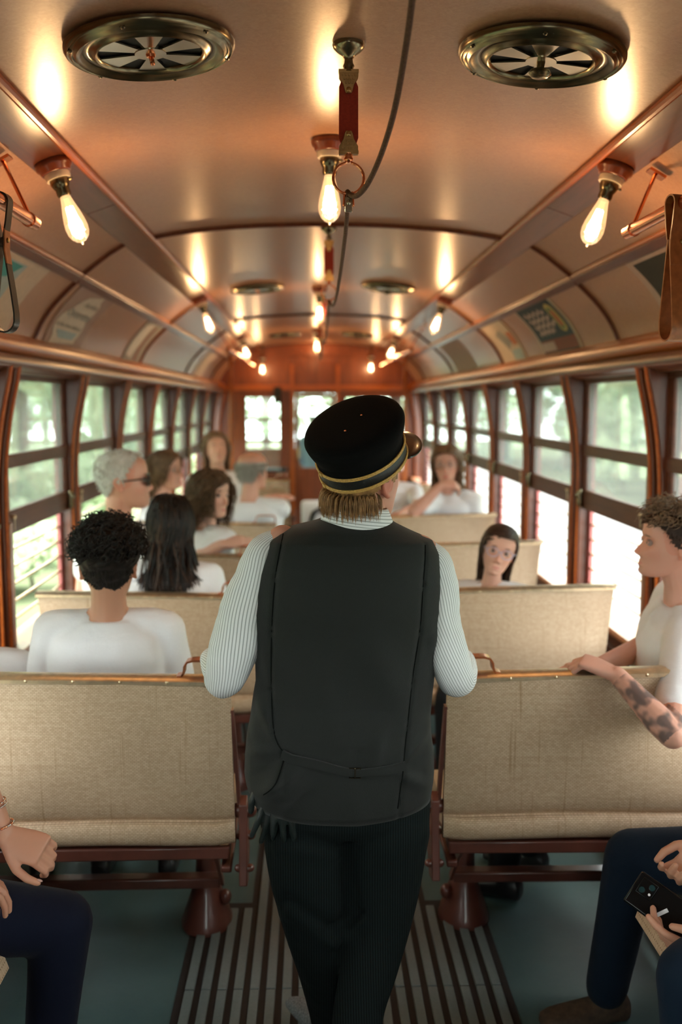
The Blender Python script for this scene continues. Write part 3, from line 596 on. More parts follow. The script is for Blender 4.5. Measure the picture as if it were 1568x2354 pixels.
# ================================================================== SEATS
def make_seat(s):
    r = empty('bench_seat')
    xa, xt, xb = -s*.425, s*.425, s*.375            # aisle end, wall end at top and bottom (root at |x|=.73)
    fa = lambda z: xa-s*(.012*(1-(z-.46)/.5)); fw = lambda z: lerp(xb, xt, min(1, max(0, (z-.46)/.5)))
    back = [(.024, .950)]+[(-.030-.012*math.sin(PI*t), lerp(.950, .560, t)) for t in np.linspace(0, 1, 10)]+[(-.021, .547), (-.016, .541), (-.022, .535)]
    back += [(-.030-.020*math.sin(t), .505+.034*math.cos(t)) for t in np.linspace(.3, PI-.2, 8)]+[(.0, .466), (.034, .480), (.040, .52), (.034, .58), (.026, .75)]
    L = []; nx = 15
    for i in range(nx):
        t = i/(nx-1); e = min(t, 1-t); q = .45+.55*min(1, e/.03)
        L.append(np.array([[lerp(fa(z), fw(z), t), (y+.003)*q-.003+.006*math.sin(7*t+9*z), z-.020*(1-t)*min(1, max(0, (z-.50)/.3))] for y, z in back]))
    g = G(); g.rings(L); g.build('backrest', M['rattan'], r, smooth=50)
    g = G(); P = [(-.036, .946), (-.037, .956), (-.030, .963), (0, .966), (.024, .963), (.031, .956), (.030, .946)]
    x0_, x1_ = fa(.95)-s*.004, fw(.95)+s*.004; g.rings([np.array([[x0_, y, z-.020] for y, z in P]), np.array([[x1_, y, z] for y, z in P])])
    for k in range(7): g.ell((lerp(fa(.95), fw(.95), .05+.15*k), -.036, .954-.020*(.95-.15*k)), (.005, .004, .005), nu=8, nv=5)
    g.build('brass_rail', M['paleb'], r, smooth=50)
    h = [V(xa+s*.145, 0, .967), V(xa+s*.132, 0, .970), V(xa+s*.126, 0, .978), V(xa+s*.124, 0, .996), V(xa+s*.116, 0, 1.008), V(xa+s*.100, 0, 1.012), V(xa+s*.030, 0, 1.012), V(xa+s*.012, 0, 1.008), V(xa+s*.004, 0, .996), V(xa+s*.002, 0, .978), V(xa+s*.008, 0, .970)]
    h = [q-V(0, 0, .019) for q in h]; g = G(); g.strip(h, V(0, 1, 0), .040, .006); g.build('grab_handle', M['copper'], r, smooth=60)
    ca, cw = xa+s*.01, s*.36
    cu = [(.06, .405), (.06, .455), (.075, .480), (.12, .490), (.30, .492), (.46, .488), (.505, .472), (.520, .445), (.510, .415), (.47, .400)]
    L = []
    for t in (0, .012, .035, .5, .965, .988, 1):
        q = {0: .80, .012: .93, .035: 1, .5: 1.0, .965: 1, .988: .93, 1: .80}[t]; L.append(np.array([[lerp(ca, cw, t), .29+(y-.29)*(.94+.06*q), .445+(z-.445)*q] for y, z in cu]))
    g = G(); g.rings(L); g.build('seat_cushion', M['rattan_flat'], r, smooth=50)
    g = G(); g.box((xa+s*.005, -.030, .425), (s*.40, .040, .462)); g.box((xa+s*.005, .46, .372), (s*.40, .50, .402)); g.box((xa+s*.0, -.03, .385), (xa+s*.03, .50, .405)); g.box((s*.37, -.03, .385), (s*.40, .50, .405)); g.build('seat_frame', M['oxide'], r, bevel=.005)
    # cast end bracket with boss, and the arm that swings the back over
    g = G(); P = [(-.06, .36), (.02, .34), (.09, .40), (.075, .47), (.040, .56), (.005, .60), (-.025, .58), (-.03, .50)]
    g.rings([np.array([[xa-s*.022, y, z] for y, z in P]), np.array([[xa-s*.045, y, z] for y, z in P])])
    g.tube([(xa-s*.05, .005, .555), (xa-s*.02, .005, .555)], .022, 12); g.tube([(xa-s*.052, .03, .47), (xa-s*.02, .03, .47)], .014, 10); g.tube([(xa-s*.052, -.03, .40), (xa-s*.02, -.03, .40)], .012, 10); g.build('end_bracket', M['oxide'], r, bevel=.003)
    g = G(); g.strip([V(xa-s*.022, .01, .55), V(xa-s*.014, .006, .70), V(xa-s*.004, .002, .85)], V(0, 1, 0), .030, .010); g.build('swing_arm', M['oxide'], r, smooth=60)
    g = G(); c = (xa+s*.115, .42); pr = [(.001, .40), (.052, .40), (.050, .385), (.036, .36), (.033, .26), (.038, .17), (.050, .12), (.066, .075), (.080, .035), (.088, .012), (.088, .0), (.001, 0)]
    g.lathe(pr, (np.eye(3), (c[0], c[1], 0)), n=24, sx=.95, sy=1.25); g.ell((c[0]-s*.062, c[1]-.03, .10), (.020, .022, .026)); g.build('pedestal', M['oxide'], r, smooth=50)
    g = G(); g.box((xa+s*.055, .235, .205), (s*.40, .285, .240)); g.build('foot_rail', M['oxide'], r, bevel=.006)
    for x in (xa+s*.05, s*.39):
        g = G(); g.strip([V(x, .02, .42), V(x, .10, .36), V(x, .22, .25), V(x, .26, .215)], V(1, 0, 0), .010, .022); g.build('rail_hanger', M['oxide'], r, smooth=60)
    return r
SL = make_seat(-1); SR = make_seat(1); us = {-1: 0, 1: 0}
def place_seat(s, y, lab, rot=0, x=.73):
    b = SL if s < 0 else SR
    o = b if not us[s] else copy_tree(b); us[s] = 1; o.location = (s*x, y, 0); o.rotation_euler = (0, 0, rot); tag(o, lab, 'bench seat', 'rattan bench seats'); return o
LY = [2.705, 3.90, 4.93, 6.25, 7.45, 8.65, 9.85]; RY = [2.72, 3.985, 5.28, 6.62, 7.85, 9.05]
LL = ['rattan bench seat left of the aisle, its back right behind the curly black haired boy', 'rattan bench seat left of the aisle, its back behind the woman with long black hair', 'rattan bench seat left of the aisle, under the curly haired woman\'s resting hand', 'rattan bench seat left of the aisle, its back behind the balding man', 'rattan bench seat left of the aisle, below the long haired person facing the camera', 'empty rattan bench seat left of the aisle, second from the far bulkhead', 'empty rattan bench seat left of the aisle, closest to the far bulkhead']
RL = ['rattan bench seat right of the aisle, a tattooed forearm hanging over its back', 'rattan bench seat right of the aisle, its back below the girl in clear glasses', 'rattan bench seat right of the aisle, just beyond the girl in clear glasses', 'rattan bench seat right of the aisle under the long haired woman\'s elbow', 'empty rattan bench seat right of the aisle, second from the far bulkhead', 'empty rattan bench seat right of the aisle, closest to the far bulkhead']
for y, l in zip(LY, LL): place_seat(-1, y, l, rot=.012)
for y, l in zip(RY, RL): place_seat(1, y, l, rot=-.012)

# longitudinal benches along the walls beside the photographer
for s in (-1, 1):
    r = empty('wall_bench', (s*.98, 1.0, 0), label='long rattan bench along the %s wall under the person %s' % (('left', 'with beaded bracelets') if s < 0 else ('right', 'holding a phone')), cat='bench', group='benches along the walls')
    fx = .755 if s < 0 else .715; ye = 2.12 if s < 0 else 2.30
    cu = [(s*(fx+.015), .425), (s*fx, .445), (s*(fx+.008), .470), (s*(fx+.04), .484), (s*.95, .486), (s*1.18, .480), (s*1.195, .45), (s*1.19, .405)]
    g = G(); g.ext(cu, -.6, ye, ny=3); g.build('seat_cushion', M['rattan_flat'], r, smooth=50)
    bk_ = [(s*1.17, .50), (s*1.155, .56), (s*1.185, .93), (s*1.205, .955), (s*1.225, .94), (s*1.235, .50)]
    g = G(); g.ext(bk_, -.6, ye, ny=3); g.build('backrest', M['rattan_side'], r, smooth=50)
    g = G(); g.box((s*(fx+.05), -.56, .375), (s*1.24, ye-.04, .408)); g.build('seat_frame', M['oxide'], r, bevel=.006)
    for yy in (-.4, .5, 1.3):
        g = G(); g.box((s*(fx+.12), yy, 0), (s*1.24, yy+.05, .376)); g.build('leg', M['oxide'], r, bevel=.006)
# ================================================================== PEOPLE: builders
HZ = [-.1155, -.110, -.100, -.085, -.070, -.050, -.030, -.010, .010, .030, .050, .070, .088, .100, .109, .1135]
HF = [.072, .086, .0935, .0945, .0925, .0925, .0925, .0905, .0915, .0955, .0955, .089, .074, .055, .032, .006]
HB = [.040, .015, -.012, -.034, -.050, -.066, -.080, -.090, -.097, -.100, -.100, -.096, -.084, -.066, -.042, -.014]
HW = [.014, .030, .041, .050, .0565, .0625, .0680, .0715, .0740, .0755, .0755, .0715, .0610, .0480, .0300, .008]
def head_grid(nz=72, na=72, infl=0.0, face=True, fem=0.0, child=0.0, nose=1.0, jaw=1.0):
    zz = np.concatenate([np.linspace(HZ[0], -.10, 6)[:-1], np.linspace(-.10, .10, nz-11), np.linspace(.10, HZ[-1], 7)[1:]])
    sm = lambda A: np.interp(zz, HZ, A)
    F, B, Wd = sm(HF), sm(HB), sm(HW)
    lowm = np.clip((-zz-.02)/.09, 0, 1); Wd = Wd*(1+(jaw-1)*lowm-.05*fem*lowm); F = F-.004*fem*np.clip((zz-.01)/.02, 0, 1)*np.clip((.05-zz)/.03, 0, 1)
    ang = np.linspace(0, 2*PI, na, endpoint=False); out = []
    for i, z in enumerate(zz):
        yc = (F[i]+B[i])/2; hy = (F[i]-B[i])/2; e = 2/2.25
        c, s_ = np.cos(ang), np.sin(ang)
        x = Wd[i]*np.sign(c)*np.abs(c)**e; y = yc+hy*np.sign(s_)*np.abs(s_)**e
        if face:
            ax = np.abs(x); fr = np.clip((y-(yc+.25*hy))/(.5*hy+1e-6), 0, 1)
            ga = lambda d, w: np.exp(-.5*(d/w)**2)
            d = np.zeros_like(x)
            d -= .0125*ga(ax-.031, .0135)*ga(z+.001, .0105)                         # sockets
            d += .0050*ga(ax-.030, .020)*ga(z-.021, .007)*(1-.6*fem)                 # brow ridge
            d -= .0040*ga(ax, .012)*ga(z-.006, .010)                                 # nasion
            d += .0045*ga(ax-.046, .014)*ga(z+.030, .014)                            # cheekbones
            d -= .0035*ga(ax-.042, .014)*ga(z+.068, .016)*(1-.5*child)               # hollow cheek
            d += .0030*ga(ax, .013)*ga(z+.098, .010)                                 # chin
            d -= .0040*ga(ax, .020)*ga(z+.088, .005)                                 # under lip
            d += .0060*ga(ax, .0165)*ga(z+.0668, .0038)+.0062*ga(ax, .0150)*ga(z+.0782, .0042)-.0045*ga(ax, .021)*ga(z+.0722, .0020)   # lips
            d -= .0020*ga(ax, .004)*ga(z+.056, .006)
            if z > -.054:
                pr = np.interp(z, [-.054, -.049, -.044, -.036, -.026, -.012, .002, .014], [0, .010, .0195, .0245, .0185, .0115, .0055, 0])*nose
                wd = np.interp(z, [-.054, -.046, -.036, -.02, .01], [.013, .0115, .0092, .0072, .0075])
                d += pr*ga(ax, wd)
                d += .0085*nose*ga(ax-.0135, .0048)*ga(z+.043, .0055)
            y = y+d*fr
        n = np.stack([x, y, np.full_like(x, z)], 1)
        if infl:
            v = n-np.array([0, -.004, .012]); q = v/np.array([.075, .097, .105])**2; q /= np.linalg.norm(q, axis=1)[:, None]+1e-9; n = n+q*infl
        out.append(n)
    return out
def sup_ring(c, r, f, w, d, n=28, e=2.4):
    A = np.linspace(0, 2*PI, n, endpoint=False); k = 2/e; co, si = np.cos(A), np.sin(A)
    return np.array([c+r*(w*np.sign(a)*abs(a)**k)+f*(d*np.sign(b)*abs(b)**k) for a, b in zip(co, si)])
TS = [-.16, -.08, 0, .12, .28, .45, .62, .78, .88, .95, 1.0]
TW = [.120, .162, .172, .160, .148, .156, .172, .180, .165, .110, .062]
TD = [.075, .108, .118, .112, .104, .108, .116, .112, .096, .074, .055]
def torso(g, P0, P1, rh, rs, k, infl=0.0, t0=-.2, t1=1.01, belly=0.0, n=28, wk=1.0):
    a = nrm(P1-P0); L = []
    ts = [t for t in np.linspace(max(t0, TS[0]), min(t1, 1.0), 22)]
    for t in ts:
        r = nrm(lerp(rh, rs, min(1, max(0, t)))); r = nrm(r-a*np.dot(r, a)); f = np.cross(a, r)
        w = np.interp(t, TS, TW)*k*wk+infl; d = np.interp(t, TS, TD)*k+infl; bl = belly*math.exp(-((t-.25)/.22)**2)
        L.append(sup_ring(lerp(P0, P1, t)+f*(bl*.5-.012*math.sin(PI*min(1, max(0, t)))), r, f, w, d+bl*.5, n))
    g.rings(L)
def hand(g, wr, f, n, right, k=1.0, curl=.5, spread=.10, thumb=.5, fl=None):
    """palm leaves the wrist along f, palm side faces n"""
    f = nrm(f); n = nrm(n-f*np.dot(n, f)); t = np.cross(f, n)*(1 if right else -1)
    L = []
    for u, w, d, o in ((-.012, .026, .019, 0), (.008, .028, .018, 0), (.03, .035, .016, .002), (.055, .040, .0145, .002), (.080, .040, .0125, 0), (.092, .037, .010, -.001)):
        L.append(sup_ring(wr+f*(u*k)+t*(o*k), t, n, w*k, d*k, 16, 2.8))
    g.rings(L)
    tips = []
    ln = [(.045, .026, .021), (.050, .031, .023), (.046, .029, .022), (.036, .022, .019)]; rd = [.0088, .0090, .0086, .0076]
    for i in range(4):
        off = (.0295-.0195*i)*k; cu = curl if np.isscalar(curl) else curl[i]; sp = spread*(1.2-.8*i)
        p = wr+f*(.084-.004*abs(i-1.2))*k+t*off+n*.0*k; a = .28*cu; P = [p-f*.016*k, p]; R = [rd[i]*k*1.05, rd[i]*k*1.08]
        for j, s_ in enumerate(ln[i]):
            a += cu*(.75, .95, .6)[j]; d = nrm(f*math.cos(a)+n*math.sin(a)+t*sp*max(0, math.cos(a))); p = p+d*s_*k; P.append(p); R.append(rd[i]*k*(1.02, .94, .80)[j])
        g.tube(P, R, 10); tips.append((P[-1], d, nrm(np.cross(t, d))))
    b = wr+f*.022*k+t*.026*k+n*.004*k; d1 = nrm(f*.72+t*(.72-.35*thumb)+n*.35*thumb); d2 = nrm(f*.9+t*(.30-.55*thumb)+n*.5*thumb); d3 = nrm(f*.9+t*(.05-.7*thumb)+n*.6*thumb)
    P = [b-d1*.012*k, b+d1*.022*k, b+d1*.046*k, b+d1*.046*k+d2*.033*k, b+d1*.046*k+d2*.033*k+d3*.024*k]
    g.tube(P, [.0165*k, .0145*k, .0108*k, .0100*k, .0080*k], 10); tips.append((P[-1], d3, nrm(np.cross(f, d3))))
    return tips
SKIN = {'fair': (.74, .42, .31), 'pink': (.72, .38, .28), 'tan': (.54, .27, .17), 'olive': (.56, .31, .20), 'deep': (.40, .18, .11)}
def ears(g, hm, k):
    for s in (-1, 1):
        c = V(s*.0715, -.012, -.016); R = Rz(s*-.35)
        q = lambda p: hm(c+R@V(s*p[0], p[1], p[2]))
        g.ell(q((.003, -.004, .004)), V(.0055, .014, .024)*k, hm.R@R@Rx(-.2), 12, 8)
        g.tube([q(p) for p in ((.002, .008, .010), (.007, .004, .026), (.011, -.008, .031), (.014, -.019, .022), (.014, -.021, .006), (.010, -.014, -.010), (.006, -.004, -.022), (.003, .003, -.024))], [.0032*k, .0042*k, .0046*k, .0046*k, .0044*k, .0044*k, .0056*k, .0050*k], 8)
class HM:
    def __init__(s, c, R, k): s.c = np.asarray(c, float); s.R = R; s.k = k
    def __call__(s, p): return s.c+s.R@(np.asarray(p, float)*s.k)
    def inv(s, P): return ((P-s.c)@s.R)/s.k
def person(name, label, hc, yaw, pitch=0, roll=0, k=1.0, torso_yaw=None, hip_yaw=None, tone='fair', nb=None, pelvis=None, arms=None, legs=None, group=None, shirt='tshirt', sleeve=.62, trousers='darkcloth', shoes='shoe', vox=.0055, fem=0.0, child=0.0, nose=1.0, jaw=1.0, belly=0.0, body_k=None, hair=None, brow=(.10, .06, .04), eyes=True, gaze=None, lean=(0, 0), tattoo=None, shirt_mat=None, neck=.052, wk=1.0, stand=False, bald=False, lipc=(.62, .20, .16), tl=.485, wrinkle=True, legless=False, footdir=None, kneeL=None):
    """angles in degrees; hc = centre of head (eye level, between ears)"""
    bk = body_k or k; ty = yaw if torso_yaw is None else torso_yaw; hy = ty if hip_yaw is None else hip_yaw
    Rh = Rz(D2(yaw))@Rx(D2(pitch))@Ry(D2(roll)); H = HM(hc, Rh, k)
    rs = Rz(D2(ty))@V(1, 0, 0); rh = Rz(D2(hy))@V(1, 0, 0); fs = Rz(D2(ty))@V(0, 1, 0); fh = Rz(D2(hy))@V(0, 1, 0)
    hc = np.asarray(hc, float)
    if nb is None: nb = hc+Rh@V(0, -.034, -.118)*k+V(0, 0, -.052*k)
    nb = np.asarray(nb, float)
    if pelvis is None: pelvis = V(nb[0]+lean[0], nb[1]+lean[1], nb[2]-tl*bk)
    pelvis = np.asarray(pelvis, float)
    root = empty(name, (pelvis[0], pelvis[1], 0), label=label, cat='person', group=group)
    ax = nrm(nb-pelvis); rsn = nrm(rs-ax*np.dot(rs, ax)); L = np.linalg.norm(nb-pelvis)
    g = G(); torso(g, pelvis, nb, rh, rs, bk*.94, belly=belly*.9, wk=wk)
    sh = {}; arms = arms or {}; el = {}; wrs = {}
    for sd, sg in (('R', 1), ('L', -1)):
        A = arms.get(sd, {}); s0 = nb-ax*.050*bk+rsn*sg*.172*bk*wk+V(0, 0, A.get('raise', 0))
        if 'sh' in A: s0 = V(A['sh'])
        e = V(A['elbow']) if 'elbow' in A else s0+V(0, 0, -.27*bk)+rsn*sg*.05+fs*(-.01)
        if 'wrist' in A: w = V(A['wrist'])
        else: w = e+fs*.20*bk+V(0, 0, -.10*bk)-rsn*sg*.06
        # keep bone lengths human
        def fit(a, b, lo, hi):
            d = np.linalg.norm(b-a); return a+(b-a)*(min(max(d, lo), hi)/max(d, 1e-6))
        if not A.get('free'): e = fit(s0, e, .24*bk, .31*bk); w = fit(e, w, .21*bk, .275*bk)
        sh[sd], el[sd], wrs[sd] = s0, e, w; c0 = nb-ax*.03*bk+rsn*sg*.05*bk
        g.tube([c0, lerp(c0, s0, .6), s0], [.050*bk, .053*bk, .050*bk], 12)
        g.tube([s0, lerp(s0, e, .35), lerp(s0, e, .7), e], [.050*bk, .046*bk, .041*bk, .037*bk], 14)
        g.tube([e, lerp(e, w, .25), lerp(e, w, .6), w], [.037*bk, .040*bk, .033*bk, .0255*bk], 14)
        f = A.get('f'); f = nrm(w-e) if f is None else nrm(V(f)); n = V(A.get('n', (0, 0, -1)))
        tips = hand(g, w+f*.012*bk, f, n, sd == 'R', bk*(.92 if fem else 1), A.get('curl', .45), A.get('spread', .08), A.get('thumb', .5)); A['tips'] = tips
    hips = {}; kn = {}; an = {}; legs = legs or {}
    for sd, sg in (('R', 1), ('L', -1)):
        B = legs.get(sd, {}); h = pelvis+rh*sg*.088*bk-ax*.01
        if stand: kd = h+V(0, 0, -.43*bk)+fh*.02; ad = kd+V(0, 0, -.40*bk)
        else: kd = V((h+fh*.41*bk)[0], (h+fh*.41*bk)[1], max(.50, pelvis[2]-.05))+rh*sg*.03; ad = V(kd[0]+fh[0]*.02, kd[1]+fh[1]*.02, .09)
        kk = V(B.get('knee', kd)); aa = V(B.get('ankle', ad)); hips[sd], kn[sd], an[sd] = h, kk, aa
        g.tube([h, lerp(h, kk, .4), lerp(h, kk, .8), kk], [.086*bk, .080*bk, .062*bk, .055*bk], 14); g.tube([kk, lerp(kk, aa, .3), lerp(kk, aa, .7), aa], [.055*bk, .055*bk, .040*bk, .034*bk], 14)
        fd = nrm(V(B.get('foot', fh))*V(1, 1, 0)); hl = aa+V(0, 0, -.045)-fd*.03
        g.tube([aa, hl], [.034*bk, .028*bk], 10); g.tube([hl, hl+fd*.12*bk+V(0, 0, -.018), hl+fd*.17*bk+V(0, 0, -.022)], [.026*bk, .020*bk, .014*bk], 10)
        B['hl'] = hl; B['fd'] = fd; legs[sd] = B
    g.tube([nb-ax*.05*k, lerp(nb, H((0, -.020, -.07)), .5), H((0, -.016, -.055)), H((0, -.01, .0))], [.062*k*neck/.052, neck*k, neck*k, .050*k], 16)
    HGv = head_grid(face=True, fem=fem, child=child, nose=nose, jaw=jaw); g.rings([np.array([H(p) for p in R]) for R in HGv])
    ears(g, H, k)
    if eyes:
        for s in (-1, 1):
            for zo, rr in ((.0088, .0030), (-.0072, .0024)):
                g.tube([H((s*.031+.0150*math.sin(t), .0835+.0075*math.cos(t), -.001+zo*math.cos(t))) for t in np.linspace(-1.3, 1.3, 7)], rr*k, 6)
    me = weld(g, vox*k, 2); co = verts_of(me); lp = H.inv(co); base = np.array(SKIN[tone] if isinstance(tone, str) else tone)
    c = np.tile(base, (len(co), 1)); hd = (np.abs(lp[:, 0]) < .1) & (np.abs(lp[:, 1]) < .14) & (np.abs(lp[:, 2]) < .125)
    ga = lambda d, w: np.exp(-.5*(d/w)**2)
    def paint(mask, col): c[:] = c*(1-mask[:, None])+np.array(col)*mask[:, None]
    fm = hd & (lp[:, 1] > .045); x, z = np.abs(lp[:, 0]), lp[:, 2]
    paint(np.where(fm, ga(x-.045, .016)*ga(z+.035, .016)*.30, 0), base*np.array([1.05, .72, .68])); paint(np.where(fm & (lp[:, 1] > .1), .3, 0), base*np.array([1.05, .72, .66]))
    paint(np.where(fm, np.clip(1.6*ga(x, .0135)*ga(z+.0725, .0058)-.35, 0, .8), 0), lipc)
    paint(np.where(fm, np.clip(2.2*ga(x-.031, .0105)*ga(z-(.0215-.10*np.abs(x-.030)), .0026)-.5, 0, .85), 0), brow)
    paint(np.where(hd & (x > .068), .35, 0), base*np.array([1.02, .62, .52]))
    if tattoo: 
        a, b = el[tattoo], wrs[tattoo]; d = b-a; t = ((co-a)@d)/(d@d); dist = np.linalg.norm(co-a-t[:, None]*d, axis=1)
        ink = np.array([mnoise.noise(Vector(p)*26)+.6*mnoise.noise(Vector(p)*60) for p in co]) if len(co) < 400000 else np.zeros(len(co))
        paint(np.where((dist < .055) & (t > -.02) & (t < .93), np.clip(.46+1.5*ink, 0, .84), 0), (.055, .060, .065))
    at = me.color_attributes.new('tone', 'FLOAT_COLOR', 'POINT'); at.data.foreach_set('color', np.c_[c, np.ones(len(c))].ravel())
    link_mesh(me, 'body', M['skin'], root)
    if eyes:
        for s in (-1, 1):
            e = G(); R = .0118*k; cc = H((s*.031, .0765, -.001)); gz = Rh@V(0, 1, 0) if gaze is None else nrm(np.asarray(gaze)-cc)
            if np.dot(gz, Rh@V(0, 1, 0)) < .75: gz = nrm(gz*.6+Rh@V(0, 1, 0))
            up = nrm(np.cross(gz, V(1, 0, 0.01))); ri = np.cross(up, gz); Q = np.stack([ri, up, gz], 1)
            e.lathe([(.0001, -R), (R*.7, -R*.7), (R, 0), (R*.8, R*.6), (R*.46, R*.888)], (Q, cc), n=16, mi=0, caps=False); e.lathe([(R*.46, R*.888), (R*.20, R*.98)], (Q, cc), n=16, mi=1, caps=False); e.lathe([(R*.20, R*.98), (.0001, R*1.0)], (Q, cc), n=16, mi=2, caps=False)
            e.build('eye', [M['eyewhite'], M['iris'], M['black']], root, smooth=180)
    # clothing
    if shirt:
        g = G(); torso(g, pelvis, nb, rh, rs, bk, .010, t0=-.10, t1=.975, belly=belly, wk=wk)
        for sd, sg in (('R', 1), ('L', -1)):
            c0 = nb-ax*.035*bk+rsn*sg*.055*bk; s0, e = sh[sd], el[sd]; g.tube([c0, lerp(c0, s0, .6), s0], [.056*bk, .062*bk, .061*bk], 14)
            if sleeve <= 1: g.tube([s0, lerp(s0, e, sleeve*.5), lerp(s0, e, sleeve)], [.061*bk, .061*bk, .060*bk], 16)
            else: g.tube([s0, lerp(s0, e, .5), e], [.061*bk, .058*bk, .052*bk], 16); g.tube([e, lerp(e, wrs[sd], .95)], [.052*bk, .040*bk], 14)
        me = weld(g, .008*bk, 3)
        if wrinkle:
            co = verts_of(me); no = np.empty(len(me.vertices)*3); me.vertices.foreach_get('normal', no); no = no.reshape(-1, 3)
            d = np.array([mnoise.noise(Vector((p[0]*9+3, p[1]*9, p[2]*5)))+.5*mnoise.noise(Vector((p[0]*22, p[1]*22, p[2]*12))) for p in co])
            me.vertices.foreach_set('co', (co+no*(d*.0045)[:, None]).ravel())
        link_mesh(me, shirt if shirt != 'tshirt' else 'shirt', M[shirt_mat or shirt], root)
    g = G(); torso(g, pelvis, nb, rh, rs, bk, .012, t0=-.16, t1=.10, belly=belly*.8)
    for sd in 'RL':
        h, kk, aa = hips[sd], kn[sd], an[sd]; g.tube([h, lerp(h, kk, .4), lerp(h, kk, .8), kk], [.098*bk, .092*bk, .078*bk, .072*bk], 16); g.tube([kk, lerp(kk, aa, .4), lerp(kk, aa, .96)], [.072*bk, .064*bk, .056*bk], 16)
    link_mesh(weld(g, .010*bk, 3), 'trousers', M[trousers], root)
    for sd in 'RL':
        B = legs[sd]; hl, fd = B['hl'], B['fd']; g = G(); lat = np.cross(fd, V(0, 0, 1))
        if shoes:
            g.rings([sup_ring(hl+fd*u*bk+V(0, 0, zc), lat, V(0, 0, 1), w*bk, hh*bk, 18, 2.6) for u, w, hh, zc in ((-.038, .020, .022, .0), (-.03, .032, .036, .002), (.02, .036, .040, .004), (.07, .040, .032, -.006), (.12, .044, .026, -.012), (.175, .042, .021, -.017), (.205, .030, .016, -.020), (.213, .012, .008, -.022))])
            g.tube([hl+V(0, 0, .02)+fd*.005, an[sd]+V(0, 0, .05)], [.038*bk, .042*bk], 14); link_mesh(weld(g, .007, 2), 'shoe', M[shoes], root)
    root['hm'] = 0; del root['hm']
    return dict(root=root, H=H, k=k, nb=nb, pelvis=pelvis, ax=ax, rs=rsn, fs=fs, sh=sh, el=el, wr=wrs, arms=arms, bk=bk, legs=legs, ty=ty, an=an, kn=kn, hips=hips)
# ------------------------------------------------------------------ hair
def scalp(P, front=.062, temple=.03, nape=-.075, sides=None):
    x, y, z = P[:, 0], P[:, 1], P[:, 2]
    lim = np.interp(y, [-.10, -.062, -.040, -.024, .0, .018, .035, .060, .10], [nape, nape*.92, nape*.35, -.004, -.012, temple-.03, temple, front-.012, front])
    return z > lim
def hair_cap(p, mat, infl=.012, lump=0.0, top=None, taper=None, **hl):
    H = p['H']; Rg = head_grid(nz=56, na=64, infl=infl, face=False); base = np.concatenate(head_grid(nz=56, na=64, face=False)); n = 64; P = np.concatenate(Rg)
    if taper is not None:
        P0_ = np.concatenate(head_grid(nz=56, na=64, infl=taper, face=False)); w_ = np.clip((base[:, 2]+.01)/.055, 0, 1)[:, None]; P = P*w_+P0_*(1-w_)
    ok = scalp(base, **hl)
    if top is not None: ok &= top(base)
    if lump:
        v = P/np.linalg.norm(P, axis=1)[:, None]; d = np.array([mnoise.noise(Vector(q)*55)+.6*mnoise.noise(Vector(q)*110) for q in P]); P = P+v*(d*lump)[:, None]
    f = []
    for i in range(len(Rg)-1):
        for j in range(n):
            a, b, c, d = i*n+j, i*n+(j+1) % n, (i+1)*n+(j+1) % n, (i+1)*n+j
            if ok[a] and ok[b] and ok[c] and ok[d]: f.append((a, b, c, d))
    W_ = np.array([H(q) for q in P]); g = G(); g.add(W_, f); m = len(Rg)-1
    if top is None: g.f.append(tuple(m*n+j for j in range(n))); g.m.append(0)
    me = g.mesh('hair'); me.update(); me.polygons.foreach_set('use_smooth', [True]*len(me.polygons)); me.materials.append(HAIR[mat])
    # drop loose verts
    import bmesh as bmm
    b = bmm.new(); b.from_mesh(me); bmm.ops.delete(b, geom=[v for v in b.verts if not v.link_faces], context='VERTS'); b.to_mesh(me); b.free()
    o = bpy.data.objects.new('hair', me); COL.objects.link(o); o.parent = p['root']; o.matrix_parent_inverse = p['root'].matrix_basis.inverted()
    return o
